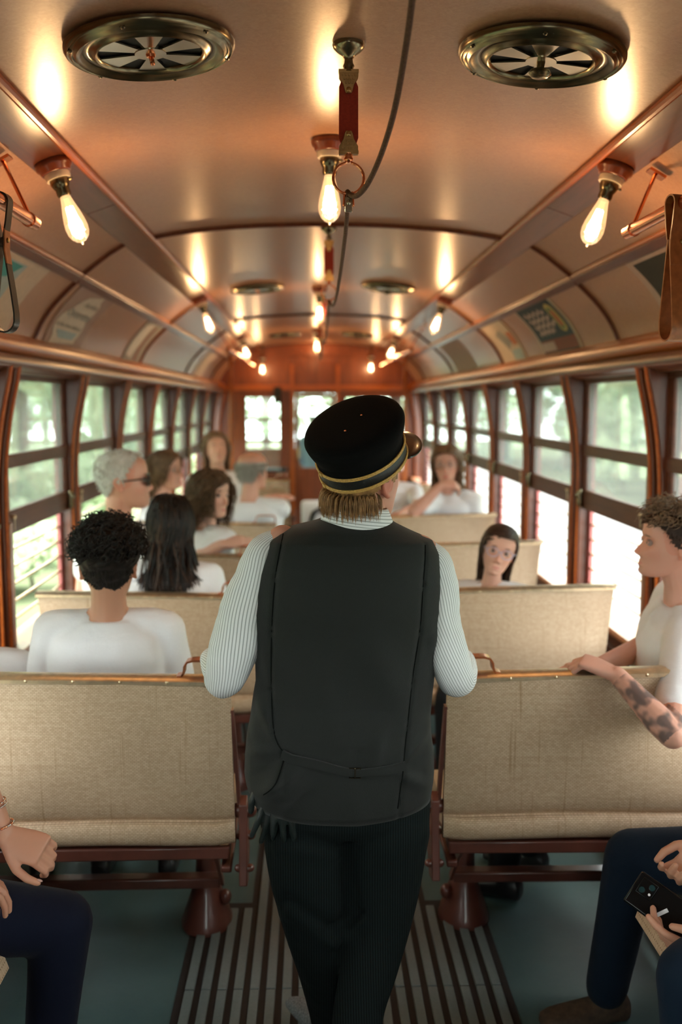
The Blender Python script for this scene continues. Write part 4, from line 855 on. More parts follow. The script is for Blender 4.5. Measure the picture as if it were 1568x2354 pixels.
def strands(p, mat, n=300, length=.25, seg=14, r=.004, wave=.006, freq=40, curl=0.0, part=True, spread=.5, hl={}, seed=1, stiff=0.35, infl=.010, avoid=None, lenvar=.25, rootmask=None, name='hair_strands', ends=.25, back=.0, gravity=1.0, hug=1.16):
    R_ = np.random.default_rng(seed); H = p['H']; k = p['k']
    base = np.concatenate(head_grid(nz=50, na=60, face=False)); ok = scalp(base, **hl)
    if rootmask is not None: ok &= rootmask(base)
    C = base[ok]; v = C-np.array([0, -.004, .012]); nn = v/np.array([.075, .097, .105])**2; nn /= np.linalg.norm(nn, axis=1)[:, None]
    # area-fair choice
    idx = R_.choice(len(C), n, p=(lambda w: w/w.sum())(np.linalg.norm(C[:, :2], axis=1)+.01))
    g = G(); ax = p['ax']; nb = p['nb']; rs = p['rs']; fs = np.cross(ax, rs); fs = -np.cross(rs, ax) if False else np.cross(ax, rs)
    for i in idx:
        q = C[i]+nn[i]*infl*R_.uniform(.3, 1.0); pos = H(q); nw = H.R@nn[i]; L = length*k*(1-lenvar*R_.uniform(0, 1)); st = L/seg
        if part:
            sd = np.sign(q[0]+.004) or 1; bq = min(1, max(0, (.02-q[1])/.08)); d = nrm(H.R@V(lerp(sd*.75, q[0]*6, bq), lerp(-.25-back, -.5, bq), lerp(0, -.5, bq))+nw*.2)
        else: d = nrm(nw+H.R@V(*(R_.normal(0, .25, 3))))
        ph = R_.uniform(0, 6.28); P = []; amp = wave*R_.uniform(.6, 1.3)
        a1 = nrm(np.cross(nw, V(.1, .2, 1))); a2 = np.cross(nw, a1)
        for j in range(seg+1):
            u = j/seg; off = (a1*math.sin(ph+freq*u*L)+a2*math.cos(ph+freq*u*L*.9)*(.6 if not curl else 1))*(amp*min(1, u*3)*(1+curl*u))
            P.append(pos+off*k)
            d = nrm(d*(1-stiff)+V(0, 0, -1)*stiff*gravity+nw*.04*(1-u)); pos = pos+d*st
            l = H.inv(pos[None])[0]; e = (l-np.array([0, -.004, .004]))/np.array([.083, .106, .118]); m = np.linalg.norm(e)
            if m < 1 and length > .045: pos = H(np.array([0, -.004, .004])+(e/m)*np.array([.083, .106, .118]))
            elif part:
                en = e/np.array([.083, .106, .118]); en = H.R@(en/np.linalg.norm(en))
                if l[2] > -.045:
                    d = nrm(d-en*max(0, np.dot(d, en))*.92)
                    if m > hug: pos = H(np.array([0, -.004, .004])+(e/m*hug)*np.array([.083, .106, .118]))
            if part and l[1] > .02 and abs(l[0]) < .070 and l[2] < .045: pos = H((math.copysign(.072, l[0]), l[1], l[2]))
            # torso
            w = pos-nb; h = w@ax; sx_ = w@rs; sy_ = w@fs
            if h < .06 and length > .1:
                wd = .165*np.interp(-h, [-.06, .0, .06, .12], [.35, .5, 1., 1.05])*p['bk']; dp = .125*np.interp(-h, [-.06, 0, .06, .12], [.5, .75, .95, 1.05])*p['bk']; m = math.hypot(sx_/wd, sy_/dp)
                if m < 1: m = max(m, .05); pos = nb+ax*h+rs*(sx_/m)+fs*(sy_/m)
        rr = [r*k*R_.uniform(.7, 1.2)*(1-(1-ends)*(j/seg)**2) for j in range(seg+1)]
        g.tube(P, rr, 5, rnd=False)
    return g.build(name, HAIR[mat], p['root'], smooth=180)
def glasses(p, mat, lens=None, w=.026, h=.019, r=.0016, round_=False):
    H = p['H']; g = G(); y0 = .104
    for s in (-1, 1):
        P = []
        for t in np.linspace(0, 2*PI, 24, endpoint=False):
            e = .75 if not round_ else 1.0; c, q = math.cos(t), math.sin(t); P.append(H((s*.0325+w*math.copysign(abs(c)**e, c), y0-.004*abs(math.cos(t)) - (.010 if s*c > 0 else 0)*abs(c), -.004+h*math.copysign(abs(q)**e, q))))
        g.tube(P, r*p['k'], 6, closed=True)
        g.tube([H((s*(.0325+w), y0-.014, .002)), H((s*.073, .075, .004)), H((s*.0775, .02, .002)), H((s*.077, -.008, .0)), H((s*.074, -.022, -.012))], r*p['k'], 6)
    g.tube([H((-.008, y0+.001, .0)), H((0, y0+.005, .003)), H((.008, y0+.001, .0))], r*p['k'], 6)
    o = g.build('glasses', mat, p['root'], smooth=180)
    if lens is not None:
        for s in (-1, 1):
            g = G(); P = [H((s*.0325+w*.97*math.cos(t), y0-.002-.004*abs(math.cos(t))-(.010 if s*math.cos(t) > 0 else 0)*abs(math.cos(t)), -.004+h*.97*math.sin(t))) for t in np.linspace(0, 2*PI, 24, endpoint=False)]
            b = H.R@V(0, -.0012, 0); g.rings([np.array(P), np.array([q+b for q in P])]); g.build('lens', lens, o)
    return o
# ================================================================== PASSENGERS
FINE, MID, FAR = .0042, .0052, .0065
# boy with black curls, back to the camera
p = person('person', 'person with short curly black hair in a white T-shirt, seen from behind', PY(250, 1296, 3.02), 6, torso_yaw=2, tone='tan', vox=MID, eyes=False, k=1.07, body_k=1.0, neck=.050, nb=PY(250, 1412, 3.03))
hair_cap(p, 'black', .020, .006, taper=.005, front=.05, nape=-.104)
strands(p, 'black', 1300, .034, 12, .0022, .007, 190, curl=.9, part=False, hl=dict(front=.045, nape=-.055), seed=3, stiff=.10, infl=.018, rootmask=lambda b: b[:, 2] > .03, lenvar=.5, ends=.4, gravity=.15)
strands(p, 'black', 700, .006, 3, .0012, .001, 60, part=False, hl=dict(nape=-.100), seed=4, stiff=.4, infl=.005, rootmask=lambda b: b[:, 2] < .02)
# shoulder at the left edge
p = person('person', 'person in a white T-shirt at the very left edge, only a shoulder showing', PY(-62, 1390, 3.05), 10, torso_yaw=5, tone='tan', vox=FAR, eyes=False, k=.86, wk=.92, arms={'L': dict(elbow=V(-1.19, 3.10, .76), wrist=V(-1.10, 3.30, .66))})
hair_cap(p, 'darkbrown', .016, .004, nape=-.08)
# woman with long black hair
p = person('person', 'person with long straight black hair and white shirt, back to the camera', PY(391, 1203, 4.16), 8, torso_yaw=-4, tone='tan', vox=MID, fem=1, eyes=False, wk=.95)
hair_cap(p, 'black', .012, .0, front=.06, nape=-.09)
strands(p, 'darkbrown', 260, .42, 18, .0042, .010, 26, hl=dict(nape=-.085), seed=5, stiff=.22, infl=.012, lenvar=.25)
strands(p, 'black', 520, .42, 18, .0046, .010, 24, hl=dict(nape=-.085), seed=6, stiff=.22, infl=.013, lenvar=.3, name='hair_lengths')
# white haired man with dark glasses
p = person('person', 'person with cropped white hair and dark rimmed glasses in profile by the left windows', PY(284, 1104, 4.48), -80, pitch=3, torso_yaw=-35, tone='pink', vox=MID, k=1.13, body_k=1.05, wk=.95, nose=1.1)
hair_cap(p, 'white', .007, .002, front=.095, temple=.055, nape=-.072); strands(p, 'white', 500, .016, 4, .002, .001, 60, part=False, hl=dict(front=.095, temple=.055, nape=-.072), seed=8, stiff=.3, infl=.010)
glasses(p, M['frame_dark'], M['lens_dark'], r=.0028, h=.021)
# woman with glasses and brown bob
p = person('person', 'person with brown shoulder length hair and thin glasses beside the left windows', PY(381, 1081, 6.35), -112, pitch=4, torso_yaw=-60, tone='pink', vox=MID, fem=1, k=1.06)
hair_cap(p, 'brown', .014, .003, front=.066, temple=.02, nape=-.1); strands(p, 'brown', 420, .20, 10, .0042, .004, 20, hl=dict(front=.066), seed=9, stiff=.25, infl=.014)
glasses(p, M['frame_metal'], None, r=.0013, h=.016)
# woman with curly brown hair looking back
p = person('person', 'person with long curly brown hair looking back over the seat, hand on its top', PY(484, 1135, 5.16), -126, pitch=-2, roll=-4, torso_yaw=-48, tone='fair', vox=FINE+.0004, fem=1, k=1.04, gaze=CAM+V(.8, 0, 0), lipc=(.60, .17, .15),
           arms={'R': dict(elbow=PY(462, 1278, 5.03), wrist=PY(512, 1252, 4.97), f=(.9, .05, .12), n=(-.1, .6, -.75), curl=.35, free=True)})
hair_cap(p, 'curlybrown', .014, .004, front=.060, temple=.026, nape=-.1)
strands(p, 'curlybrown', 560, .27, 20, .0040, .014, 75, curl=.8, hl=dict(front=.06, temple=.026), seed=11, stiff=.22, infl=.018, back=.3, hug=1.38)
# balding man
p = person('person', 'person balding with grey hair, in a white T-shirt, seen from behind near the bulkhead', PY(581, 1083, 6.48), -38, pitch=2, torso_yaw=-12, tone='pink', vox=FAR, k=1.08, wk=1.12, belly=.05, nose=1.1, eyes=False,
           arms={'R': dict(elbow=PY(640, 1172, 6.55), wrist=PY(612, 1146, 6.95), f=(.9, .25, .12), n=(0, .3, -1), curl=.2, free=True)})
hair_cap(p, 'grey', .009, .003, nape=-.085, top=lambda b: (b[:, 2] < .055-.0*b[:, 1]) & (b[:, 1] < .03))
strands(p, 'grey', 420, .028, 4, .0022, .001, 50, part=False, hl=dict(nape=-.085), seed=12, stiff=.3, infl=.007, rootmask=lambda b: (b[:, 2] < .05) & (b[:, 1] < .03))
# long haired person facing the camera
p = person('person', 'person with long loose fair brown hair facing the camera, left of the balding man', PY(497, 1032, 7.5), 194, pitch=10, roll=4, torso_yaw=212, tone='fair', vox=FAR, k=1.06)
hair_cap(p, 'ash', .014, .004, front=.07, temple=.02, nape=-.1); strands(p, 'ash', 360, .27, 12, .0048, .010, 26, hl=dict(front=.07), seed=13, stiff=.22, infl=.015, spread=1)
# woman at right leaning on the seat back
p = person('person', 'person with very long brown hair, elbow on the seat back and hand under chin', PY(1027, 1068, 6.80), 166, pitch=2, roll=3, torso_yaw=150, tone='pink', vox=FINE+.0008, fem=1, k=1.12, gaze=CAM, wk=1.0, lipc=(.66, .14, .11),
           arms={'R': dict(sh=PY(1000, 1150, 6.80), elbow=PY(952, 1178, 6.62), wrist=PY(1012, 1118, 6.60), f=(.85, .1, .10), n=(.15, .5, -.8), curl=.75, free=True)})
hair_cap(p, 'brown', .013, .002, front=.062, temple=.024, nape=-.1); strands(p, 'brown', 420, .52, 20, .0048, .008, 16, hl=dict(front=.062), seed=14, stiff=.2, infl=.014); strands(p, 'ash', 90, .56, 20, .0046, .010, 16, hl=dict(front=.062), seed=15, stiff=.2, infl=.018, rootmask=lambda b: b[:, 0] < 0, name='hair_ends')
glasses(p, M['frame_metal'], None, r=.0014, h=.017)
# person hidden behind the conductor's cap
p = person('person', 'person in a white T-shirt mostly hidden behind the gold banded cap', PY(897, 1062, 7.75), 150, torso_yaw=170, tone='pink', vox=FAR, k=1.04, arms={'L': dict(elbow=PY(962, 1165, 7.5), wrist=PY(925, 1178, 7.35), free=True)})
hair_cap(p, 'darkbrown', .014, .004)
# girl with clear glasses
p = person('person', 'child with dark hair pulled back and clear glasses looking at the camera over a seat', PY(1146, 1264, 4.20), 174, pitch=1, roll=-15, torso_yaw=160, tone='fair', vox=FINE-.0002, fem=1, child=1, k=.93, body_k=.84, gaze=CAM, nose=.8, jaw=.96, tl=.44, neck=.042, lipc=(.62, .23, .19))
hair_cap(p, 'darkbrown', .009, .001, front=.066, temple=.028, nape=-.1); strands(p, 'darkbrown', 300, .25, 14, .0034, .004, 20, hl=dict(front=.066, temple=.02), seed=16, stiff=.24, infl=.006, back=.9, hug=1.04); strands(p, 'ash', 40, .26, 14, .003, .005, 20, hl=dict(front=.066, temple=.03), seed=17, stiff=.22, infl=.009, back=.9, hug=1.06, name='hair_streaks')
glasses(p, M['frame_clear'], None, r=.0021, h=.020, w=.027, round_=True)
# young man with tattooed forearm, profile
p = person('person', 'person with curly fair topped hair in profile, tattooed forearm over the seat back', PY(1544, 1250, 2.98), 84, pitch=6, torso_yaw=82, hip_yaw=55, tone='pink', vox=.0036, k=.93, body_k=1.0, nb=PY(1576, 1384, 3.0), pelvis=V(1.0, 3.10, .59), tattoo='L', nose=1.08, brow=(.16, .09, .05), gaze=PY(700, 1150, 3.2),
           arms={'L': dict(sh=V(1.00, 2.815, .965), elbow=PY(1546, 1690, 2.545), wrist=PY(1418, 1552, 2.665), f=(-.80, .42, .30), n=(-.35, .35, -.85), curl=[.75, .85, .9, .95], thumb=.6, free=True),
                 'R': dict(elbow=PY(1506, 1478, 3.12), wrist=PY(1382, 1528, 2.92), f=(-.95, -.22, -.02), n=(0, -.1, -1), curl=.3, free=True)})
hair_cap(p, 'darkbrown', .008, .002, front=.062, temple=.032, nape=-.07)
strands(p, 'darkbrown', 500, .016, 4, .0017, .001, 50, part=False, hl=dict(front=.06, temple=.034, nape=-.07), seed=18, stiff=.3, infl=.006)
strands(p, 'ash', 520, .058, 14, .0022, .008, 140, curl=.8, part=False, hl=dict(front=.062), seed=19, stiff=.08, infl=.012, rootmask=lambda b: (b[:, 2] > .066) & (b[:, 1] > -.075) & (b[:, 1] < .066), lenvar=.5, ends=.4, name='hair_curls')
g = G(); H_ = p['H']; c = p['nb']; fs = p['fs']; rs = p['rs']
g.tube([c+rs*.055+fs*.02+V(0, 0, .0), c+rs*.05+fs*.085+V(0, 0, -.05), c+fs*.125+V(0, 0, -.14), c-rs*.05+fs*.085+V(0, 0, -.05), c-rs*.055+fs*.02], .0011, 6); g.build('necklace', M['silver'], p['root'], smooth=180)
# person at the lower left on the wall bench, only hands and knee in view
A = {'L': dict(sh=V(-1.02, 2.20, 1.02), elbow=PY(-96, 1694, 2.08), wrist=PY(4, 1918, 2.08), f=(.90, -.12, -.34), n=(-.22, .72, -.62), curl=[.80, .85, .85, .80], thumb=.15, spread=.02, free=True), 'R': dict(elbow=V(-1.00, 1.80, .80), wrist=PY(-140, 2030, 1.99), f=(.93, .22, -.16), n=(.0, .2, -1), curl=.55, free=True)}
p = person('person', 'person in dark jeans with beaded bracelets and clasped hands at the lower left', V(-.98, 2.02, 1.29), -84, tone=(.52, .25, .16), vox=.0034, fem=1, k=1.02, eyes=False, nb=V(-1.0, 2.02, 1.11), pelvis=V(-1.03, 2.04, .588), trousers='denim_dark', arms=A, legs={'L': dict(knee=PY(140, 2120, 2.21), ankle=PY(110, 2440, 2.22), foot=(1, .1, 0)), 'R': dict(knee=V(-.78, 1.72, .54), ankle=V(-.82, 1.70, .09), foot=(1, -.1, 0))})
hair_cap(p, 'brown', .014, .003); strands(p, 'brown', 150, .3, 12, .006, .006, 20, seed=20)
a, b = p['wr']['L'], p['el']['L']; d = nrm(b-a); u = nrm(np.cross(d, V(0, 0, 1))); w_ = np.cross(d, u)
for t, seq, rr in ((.022, 'scgsscggs', .0027), (.066, 'ssssssss', .0017), (.074, 'gsggsggg', .0018)):
    g = G(); cc = a+d*t; nb_ = int(2*PI*.034/(2*rr)); br = .0285+.07*t
    for q in range(nb_):
        an = 2*PI*q/nb_; c_ = cc+(u*math.cos(an)+w_*math.sin(an))*(br+.002)+d*.006*math.sin(an); g.ell(c_, (rr*1.02,)*3, nu=7, nv=5, mi=0 if seq[q % len(seq)] == 's' else (1 if seq[q % len(seq)] == 'g' else 2))
    g.build('bracelet', [M['silver'], M['rosegold'], M['copper']], p['root'], smooth=180)
def nails(p, sd, which):
    for i in which:
        tp, dd, nn = p['arms'][sd]['tips'][i]; n_ = nrm(nn-dd*np.dot(nn, dd)); n_ = n_ if True else -n_
        f_ = p['arms'][sd].get('palm'); g = G(); Q = np.stack([np.cross(dd, n_), dd, n_], 1)
        g.ell(tp+n_*.0062+dd*.002, (.0052, .0070, .0022), Q, 12, 6); g.build('nail', M['nail'], p['root'], smooth=180)
nails(p, 'L', [4]); nails(p, 'R', [0, 1])
# person at the lower right, knee and hands with a phone
ph = PY(1500, 2068, 2.09)
A = {'L': dict(elbow=V(1.10, 1.86, .74), wrist=PY(1672, 2200, 1.99), f=(-.96, .10, .10), n=(.1, .75, .55), curl=[.35, .6, .7, .8], thumb=.4, spread=.02, free=True), 'R': dict(elbow=V(1.12, 2.32, .78), wrist=PY(1650, 1945, 2.17), f=(-.72, -.06, -.60), n=(.1, -.5, .7), curl=[.7, .9, .9, .9], thumb=.3, free=True)}
p = person('person', 'person in dark blue jeans and brown boots holding a phone at the lower right', V(1.04, 2.10, 1.30), 88, tone='tan', vox=.0036, k=1.02, eyes=False, nb=V(1.07, 2.10, 1.12), pelvis=V(1.05, 2.16, .60), trousers='denim', shoes='boot', arms=A, shirt='tshirt', legs={'R': dict(knee=PY(1455, 1970, 2.47), ankle=PY(1392, 2282, 2.57), foot=(-1, -.12, 0)), 'L': dict(knee=V(.70, 1.90, .53), ankle=V(.72, 1.86, .09), foot=(-1, -.1, 0))})
hair_cap(p, 'darkbrown', .012, .003)
a, b = p['wr']['L'], p['el']['L']; d = nrm(b-a); u = nrm(np.cross(d, V(0, 0, 1))); w_ = np.cross(d, u)
g = G(); g.tube([a+d*.03+(u*math.cos(q)+w_*math.sin(q)*.85)*.032 for q in np.linspace(0, 2*PI, 28, endpoint=False)], .0035, 8, closed=True); g.build('bangle', M['silver'], p['root'], smooth=180)
r = empty('smartphone', ph, label='black smartphone with two lenses and a white streak, held at the lower right', cat='phone')
nrm_ = nrm(CAM-ph+V(-.2, 0, .3)); e1 = nrm(RT*.80-UPV*.60); e1 = nrm(e1-nrm_*np.dot(e1, nrm_)); e2 = np.cross(nrm_, e1); Q = np.stack([e1, e2, nrm_], 1); c0 = ph+e1*.030
g = G(); g.obox(c0, Q, (.080, .040, .0045)); g.build('case', M['phone'], r, bevel=.006)
g = G(); g.obox(c0-e1*.050+e2*.012+nrm_*.005, Q, (.019, .019, .0016)); g.build('camera_bump', M['phone'], r, bevel=.004)
for q in ((-.058, .004), (-.042, .020)):
    g = G(); g.lathe([(.0001, .009), (.0062, .009), (.0072, .0075), (.0072, .005), (.0001, .005)], (Q, c0+e1*q[0]+e2*q[1]), n=18); g.build('lens', M['lens'], r, smooth=50)
g = G(); g.lathe([(.0001, .0072), (.003, .0072), (.003, .006), (.0001, .006)], (Q, c0-e1*.040+e2*.004), n=12); g.build('flash', M['whitegloss'], r)
g = G(); g.obox(c0-e1*.004-e2*.020+nrm_*.0045, Q@Rz(.45+.6), (.024, .0042, .0006)); g.build('streak', M['whitegloss'], r)  # narrow white streak laid across the back of the case
# driver in the front vestibule
p = person('person', 'person in a blue shirt and dark cap driving, seen through the bulkhead door window', PY(727, 975, 14.7), -10, torso_yaw=-5, tone='pink', vox=.009, k=1.05, stand=True, shirt='uniform_shirt', shirt_mat='bluecloth', sleeve=1.2, eyes=False, tl=.50, arms={'R': dict(f=(0, 1, 0)), 'L': dict(f=(0, 1, 0))})
hair_cap(p, 'grey', .010, .002)
H_ = p['H']; g = G(); g.lathe([(.001, .118), (.10, .118), (.112, .105), (.108, .085), (.088, .070), (.088, .045), (.001, .045)], (H_.R, H_.c), n=28, sy=1.2); g.tube([H_((.07*math.sin(t), .085+.05*math.cos(t), .045)) for t in np.linspace(-1.2, 1.2, 9)], .012, 8, flat=.3); g.build('cap', M['hat'], p['root'], smooth=50)
# ================================================================== CONDUCTOR
YC = 2.20
cr = empty('person', (PY(790, 1700, YC)[0], YC, 0), label='person in a dark waistcoat and gold banded cap standing in the aisle, back turned', cat='person')
cr.name = 'conductor'
# outline of the waistcoat, photo rows -> half widths
ROW = [(1184, 748, 893), (1192, 738, 899), (1200, 712, 906), (1210, 668, 925), (1222, 642, 950), (1240, 616, 992), (1270, 603, 1010), (1312, 586, 1016), (1355, 576, 1019), (1400, 573, 1018), (1440, 577, 1013), (1481, 582, 1004), (1520, 587, 1001), (1560, 588, 997), (1594, 582, 993), (1640, 576, 989), (1680, 568, 990), (1724, 564, 996), (1767, 562, 997), (1790, 566, 995), (1808, 572, 992), (1826, 580, 989)]
def row_at(py):
    ys = [r[0] for r in ROW]; return np.interp(py, ys, [r[1] for r in ROW]), np.interp(py, ys, [r[2] for r in ROW])
def depth_at(py): return np.interp(py, [1184, 1200, 1215, 1240, 1290, 1400, 1500, 1600, 1700, 1830], [.060, .072, .088, .105, .122, .126, .122, .118, .124, .130])
def yc_at(py): return YC+np.interp(py, [1184, 1240, 1400, 1600, 1830], [.03, .022, .015, .03, .03])
FOLD = [((606, 1735), (668, 1806), 46, .021), ((668, 1700), (596, 1796), 9, .0075), ((690, 1712), (630, 1770), 8, .006), ((655, 1688), (588, 1580), 11, .006), ((640, 1690), (572, 1700), 9, .005), ((560+70, 1600), (586, 1600), 14, .006), ((826, 1430), (935, 1630), 26, .0045), ((770, 1690), (720, 1480), 22, .0035), ((900, 1720), (985, 1660), 10, .005), ((905, 1735), (985, 1790), 10, .005), ((800, 1760), (820, 1838), 18, .003), ((850, 1730), (870, 1640), 10, .004), ((985, 1440), (1010, 1500), 12, .006), ((600, 1460), (640, 1560), 14, .004)]
DENT = [((652, 1225), (636, 1310), 3.2, -.0030), ((636, 1310), (628, 1430), 3.2, -.0030), ((628, 1430), (627, 1560), 3.2, -.0030), ((627, 1560), (634, 1650), 3.2, -.003), ((634, 1650), (655, 1690), 3.2, -.003), ((971, 1243), (963, 1330), 3.2, -.003), ((963, 1330), (955, 1430), 3.2, -.003), ((955, 1430), (938, 1545), 3.2, -.003), ((938, 1545), (928, 1640), 3.2, -.003), ((928, 1640), (918, 1720), 3.2, -.003), ((918, 1740), (905, 1842), 3.0, -.0025), ((660, 1690), (655, 1760), 5, -.004), ((812, 1690), (815, 1740), 8, -.003)]
def segd(px, py, a, b):
    a, b = np.array(a, float), np.array(b, float); d = b-a; t = np.clip(((px-a[0])*d[0]+(py-a[1])*d[1])/(d@d), 0, 1); return np.hypot(px-a[0]-t*d[0], py-a[1]-t*d[1]), t
def relief(px, py):
    r = 0
    for a, b, w, h in FOLD:
        d, t = segd(px, py, a, b); r = r+1.9*h*np.exp(-.5*(d/w)**2)*np.sin(np.pi*np.clip(.12+.8*t, 0, 1))
    for a, b, w, h in DENT:
        d, t = segd(px, py, a, b); r = r+1.5*h*np.exp(-.5*(d/w)**2)
    return r
def ring_at(py, grow=0.0, n=180, rel=True, lo=None):
    l, r = (lo if lo else row_at(py)); A = PY(l, py, yc_at(py)); B = PY(r, py, yc_at(py)); c = (A+B)/2; hw = (B[0]-A[0])/2+grow; d = depth_at(py)+grow; e = 2.35; k = 2/e
    out = []
    for t in np.linspace(0, 2*PI, n, endpoint=False):
        co, si = math.cos(t), math.sin(t); x = c[0]+hw*math.copysign(abs(co)**k, co); u = math.copysign(abs(si)**k, si); y = c[1]+d*u
        if rel and si < 0:
            pxx = lerp(l, r, (x-(c[0]-hw))/(2*hw)); y -= relief(pxx, py)*min(1, -si*2.5)
        out.append((x, y, c[2]))
    return np.array(out)
hem = lambda R: np.array([(x, y, z-.020*max(0, math.cos((x-R[:, 0].mean()-.01)/.12)) if y < yc_at(1800) else z) for x, y, z in R])
pys = list(np.linspace(1186, 1250, 16))+list(np.linspace(1256, 1800, 110))
L = [ring_at(p_) for p_ in pys]
for q, p_ in enumerate((1808, 1817, 1826)):
    R = ring_at(p_); cx = R[:, 0].mean(); w = (.33, .66, 1.0)[q]; R[:, 2] -= w*.020*np.clip(np.cos((R[:, 0]-cx-.01)/.135), 0, 1)*(R[:, 1] < yc_at(1800)); L.append(R)
inner = L[-1].copy(); c = inner.mean(0); inner = c+(inner-c)*np.array([.93, .90, 1]); inner[:, 2] += .012; g = G(); g.rings(L[::-1]); vest = g.build('waistcoat', M['vest'], cr, smooth=180)
def vest_pt(px, py, off=.004):
    l, r = row_at(py); A = PY(l, py, yc_at(py)); B = PY(r, py, yc_at(py)); c = (A+B)/2; hw = (B[0]-A[0])/2; u = min(.999, max(-.999, (px-l)/(r-l)*2-1)); y = c[1]-depth_at(py)*(1-abs(u)**2.35)**(1/2.35)-relief(px, py)-off
    t = (px-l)/(r-l); return V(lerp(A[0], B[0], t), y, c[2])
bs = [(652, 1692), (672, 1698), (700, 1704), (735, 1712), (770, 1722), (800, 1729), (812, 1730)]
g = G(); g.strip([vest_pt(*q) for q in bs], V(0, 0, 1), [.020, .020, .0195, .019, .018, .017, .017], .008); b2 = [(806, 1731), (830, 1729), (860, 1727), (890, 1725), (922, 1722)]; g.strip([vest_pt(*q, .006) for q in b2], V(0, 0, 1), [.015, .016, .0175, .019, .020], .006)
belt = g.build('back_strap', M['vest'], cr, smooth=60); belt.parent = vest; belt.matrix_parent_inverse = Matrix.Identity(4)
g = G(); c = vest_pt(810, 1730, .009); g.tube([c+V(-.012, 0, .011), c+V(.012, 0, .011), c+V(.012, 0, -.011), c+V(-.012, 0, -.011)], .0016, 6, closed=True); g.tube([c+V(0, -.001, .011), c+V(0, -.001, -.011)], .0015, 6); bk = g.build('buckle', M['bronze'], vest); bk.matrix_parent_inverse = Matrix.Identity(4)
bk.parent = vest; vest.matrix_parent_inverse = cr.matrix_basis.inverted()
for o_ in (belt, bk): o_.matrix_parent_inverse = (vest.matrix_parent_inverse.inverted() @ cr.matrix_basis.inverted()) if False else Matrix.Identity(4)
for P in ([(652, 1222), (636, 1310), (628, 1430), (627, 1560), (634, 1650), (654, 1688)], [(971, 1246), (963, 1330), (955, 1430), (938, 1545), (928, 1640), (918, 1716)], [(917, 1732), (905, 1815)], [(656, 1700), (640, 1740), (612, 1772)]):
    g = G(); g.tube([vest_pt(q[0], q[1], .0012) for q in catmull([V(a, b) for a, b in P], 6)], .0014, 6); g.build('seam', M['seam'], cr, smooth=180)
# rolled edge at the neck and armholes
g = G(); 0 and g.tube([q for q in catmull([PY(746, 1188, 2.17), PY(780, 1181, 2.135), PY(825, 1180, 2.13), PY(870, 1184, 2.14), PY(897, 1194, 2.17), PY(912, 1206, 2.20)], 5)], .0035, 8)
for P in ([(606, 1250), (597, 1278), (584, 1318), (575, 1370), (575, 1420), (583, 1470)], [(1009, 1268), (1013, 1285), (1018, 1330), (1020, 1380), (1017, 1425), (1006, 1478)]): g.tube(catmull([PY(a, b, yc_at(b)-.02) for a, b in P], 4), .0035, 8)
o_ = g.build('waistcoat_edge', M['vest'], cr, smooth=180)
# shirt sleeves (striped) : tubes along the arms
def sleeve(P, R, name='shirt_sleeve'):
    pts = catmull(P, 7); rr = [q[0] for q in catmull([[r] for r in R], 7)]; g = G(); n = 48
    T = [nrm(pts[min(i+1, len(pts)-1)]-pts[max(i-1, 0)]) for i in range(len(pts))]; u = nrm(np.cross(T[0], V(0, 1, 0))); L = []
    dist = 0; 
    for i, (c, t) in enumerate(zip(pts, T)):
        u = nrm(u-t*np.dot(u, t)); w = np.cross(t, u); ring_ = []
        for a in np.linspace(0, 2*PI, n, endpoint=False):
            q = c+(u*math.cos(a)+w*math.sin(a))*rr[i]; f = mnoise.noise(Vector((q[0]*12, q[1]*12, q[2]*18)))*.004+mnoise.noise(Vector((q[0]*30, q[1]*30, q[2]*40+5)))*.0016; ring_.append(q+(u*math.cos(a)+w*math.sin(a))*f)
        L.append(np.array(ring_))
    g.rings(L); return g.build(name, M['stripe'], cr, smooth=180, uv=True)
LA = [PY(650, 1240, 2.22), PY(618, 1275, 2.22), PY(590, 1345, 2.21), PY(560, 1420, 2.205), PY(538, 1490, 2.20), PY(522, 1546, 2.21), PY(515, 1560, 2.25), PY(512, 1550, 2.33), PY(500, 1530, 2.45), PY(492, 1518, 2.56)]
sleeve(LA, [.030, .050, .057, .060, .0575, .047, .045, .044, .041, .037])
RA = [PY(965, 1262, 2.22), PY(995, 1290, 2.22), PY(1006, 1345, 2.21), PY(1009, 1420, 2.205), PY(1026, 1490, 2.20), PY(1043, 1544, 2.21), PY(1050, 1560, 2.25), PY(1055, 1552, 2.33), PY(1060, 1535, 2.45), PY(1062, 1522, 2.56)]
sleeve(RA, [.026, .040, .047, .048, .0465, .044, .043, .042, .040, .036])
# head, neck, arms and hands: one body
hc = PY(834, 1088, 2.235); Rh = Rz(D2(-36))@Rx(D2(7))@Ry(D2(6)); H = HM(hc, Rh, 1.0)
g = G(); nbp = PY(822, 1205, 2.235); pel = PY(785, 1800, 2.23)
torso(g, pel, nbp, V(1, 0, 0), V(1, 0, 0), .93)
g.tube([nbp+V(0, .0, -.06), nbp+V(0, 0, .0), H((0, -.018, -.065)), H((0, -.01, 0))], [.062, .060, .060, .055], 18)
g.rings([np.array([H(q) for q in R]) for R in head_grid(face=True, nose=1.1, jaw=1.04)]); ears(g, H, 1.12)
tipsC = []
for P, sd, sx_ in ((LA, 'L', -1), (RA, 'R', 1)):
    Q = catmull(P, 3); w = P[-1]+V(-.004*sx_, .05, .008); g.tube(Q, .034, 12); g.tube([P[-1], w], [.030, .026], 12); hand(g, w, V(-.1*sx_, .9, -.15), V(-sx_*.5, .1, -.85), sd == 'R', 1.0, .7)
for s in (-1, 1): g.tube([pel+V(s*.09, 0, -.02), pel+V(s*.075, .0, -.16)], [.075, .05], 12)
me = weld(g, .0038, 2); co = verts_of(me); lp = H.inv(co); base = np.array([.55, .27, .19]); c = np.tile(base, (len(co), 1)); x = np.abs(lp[:, 0])
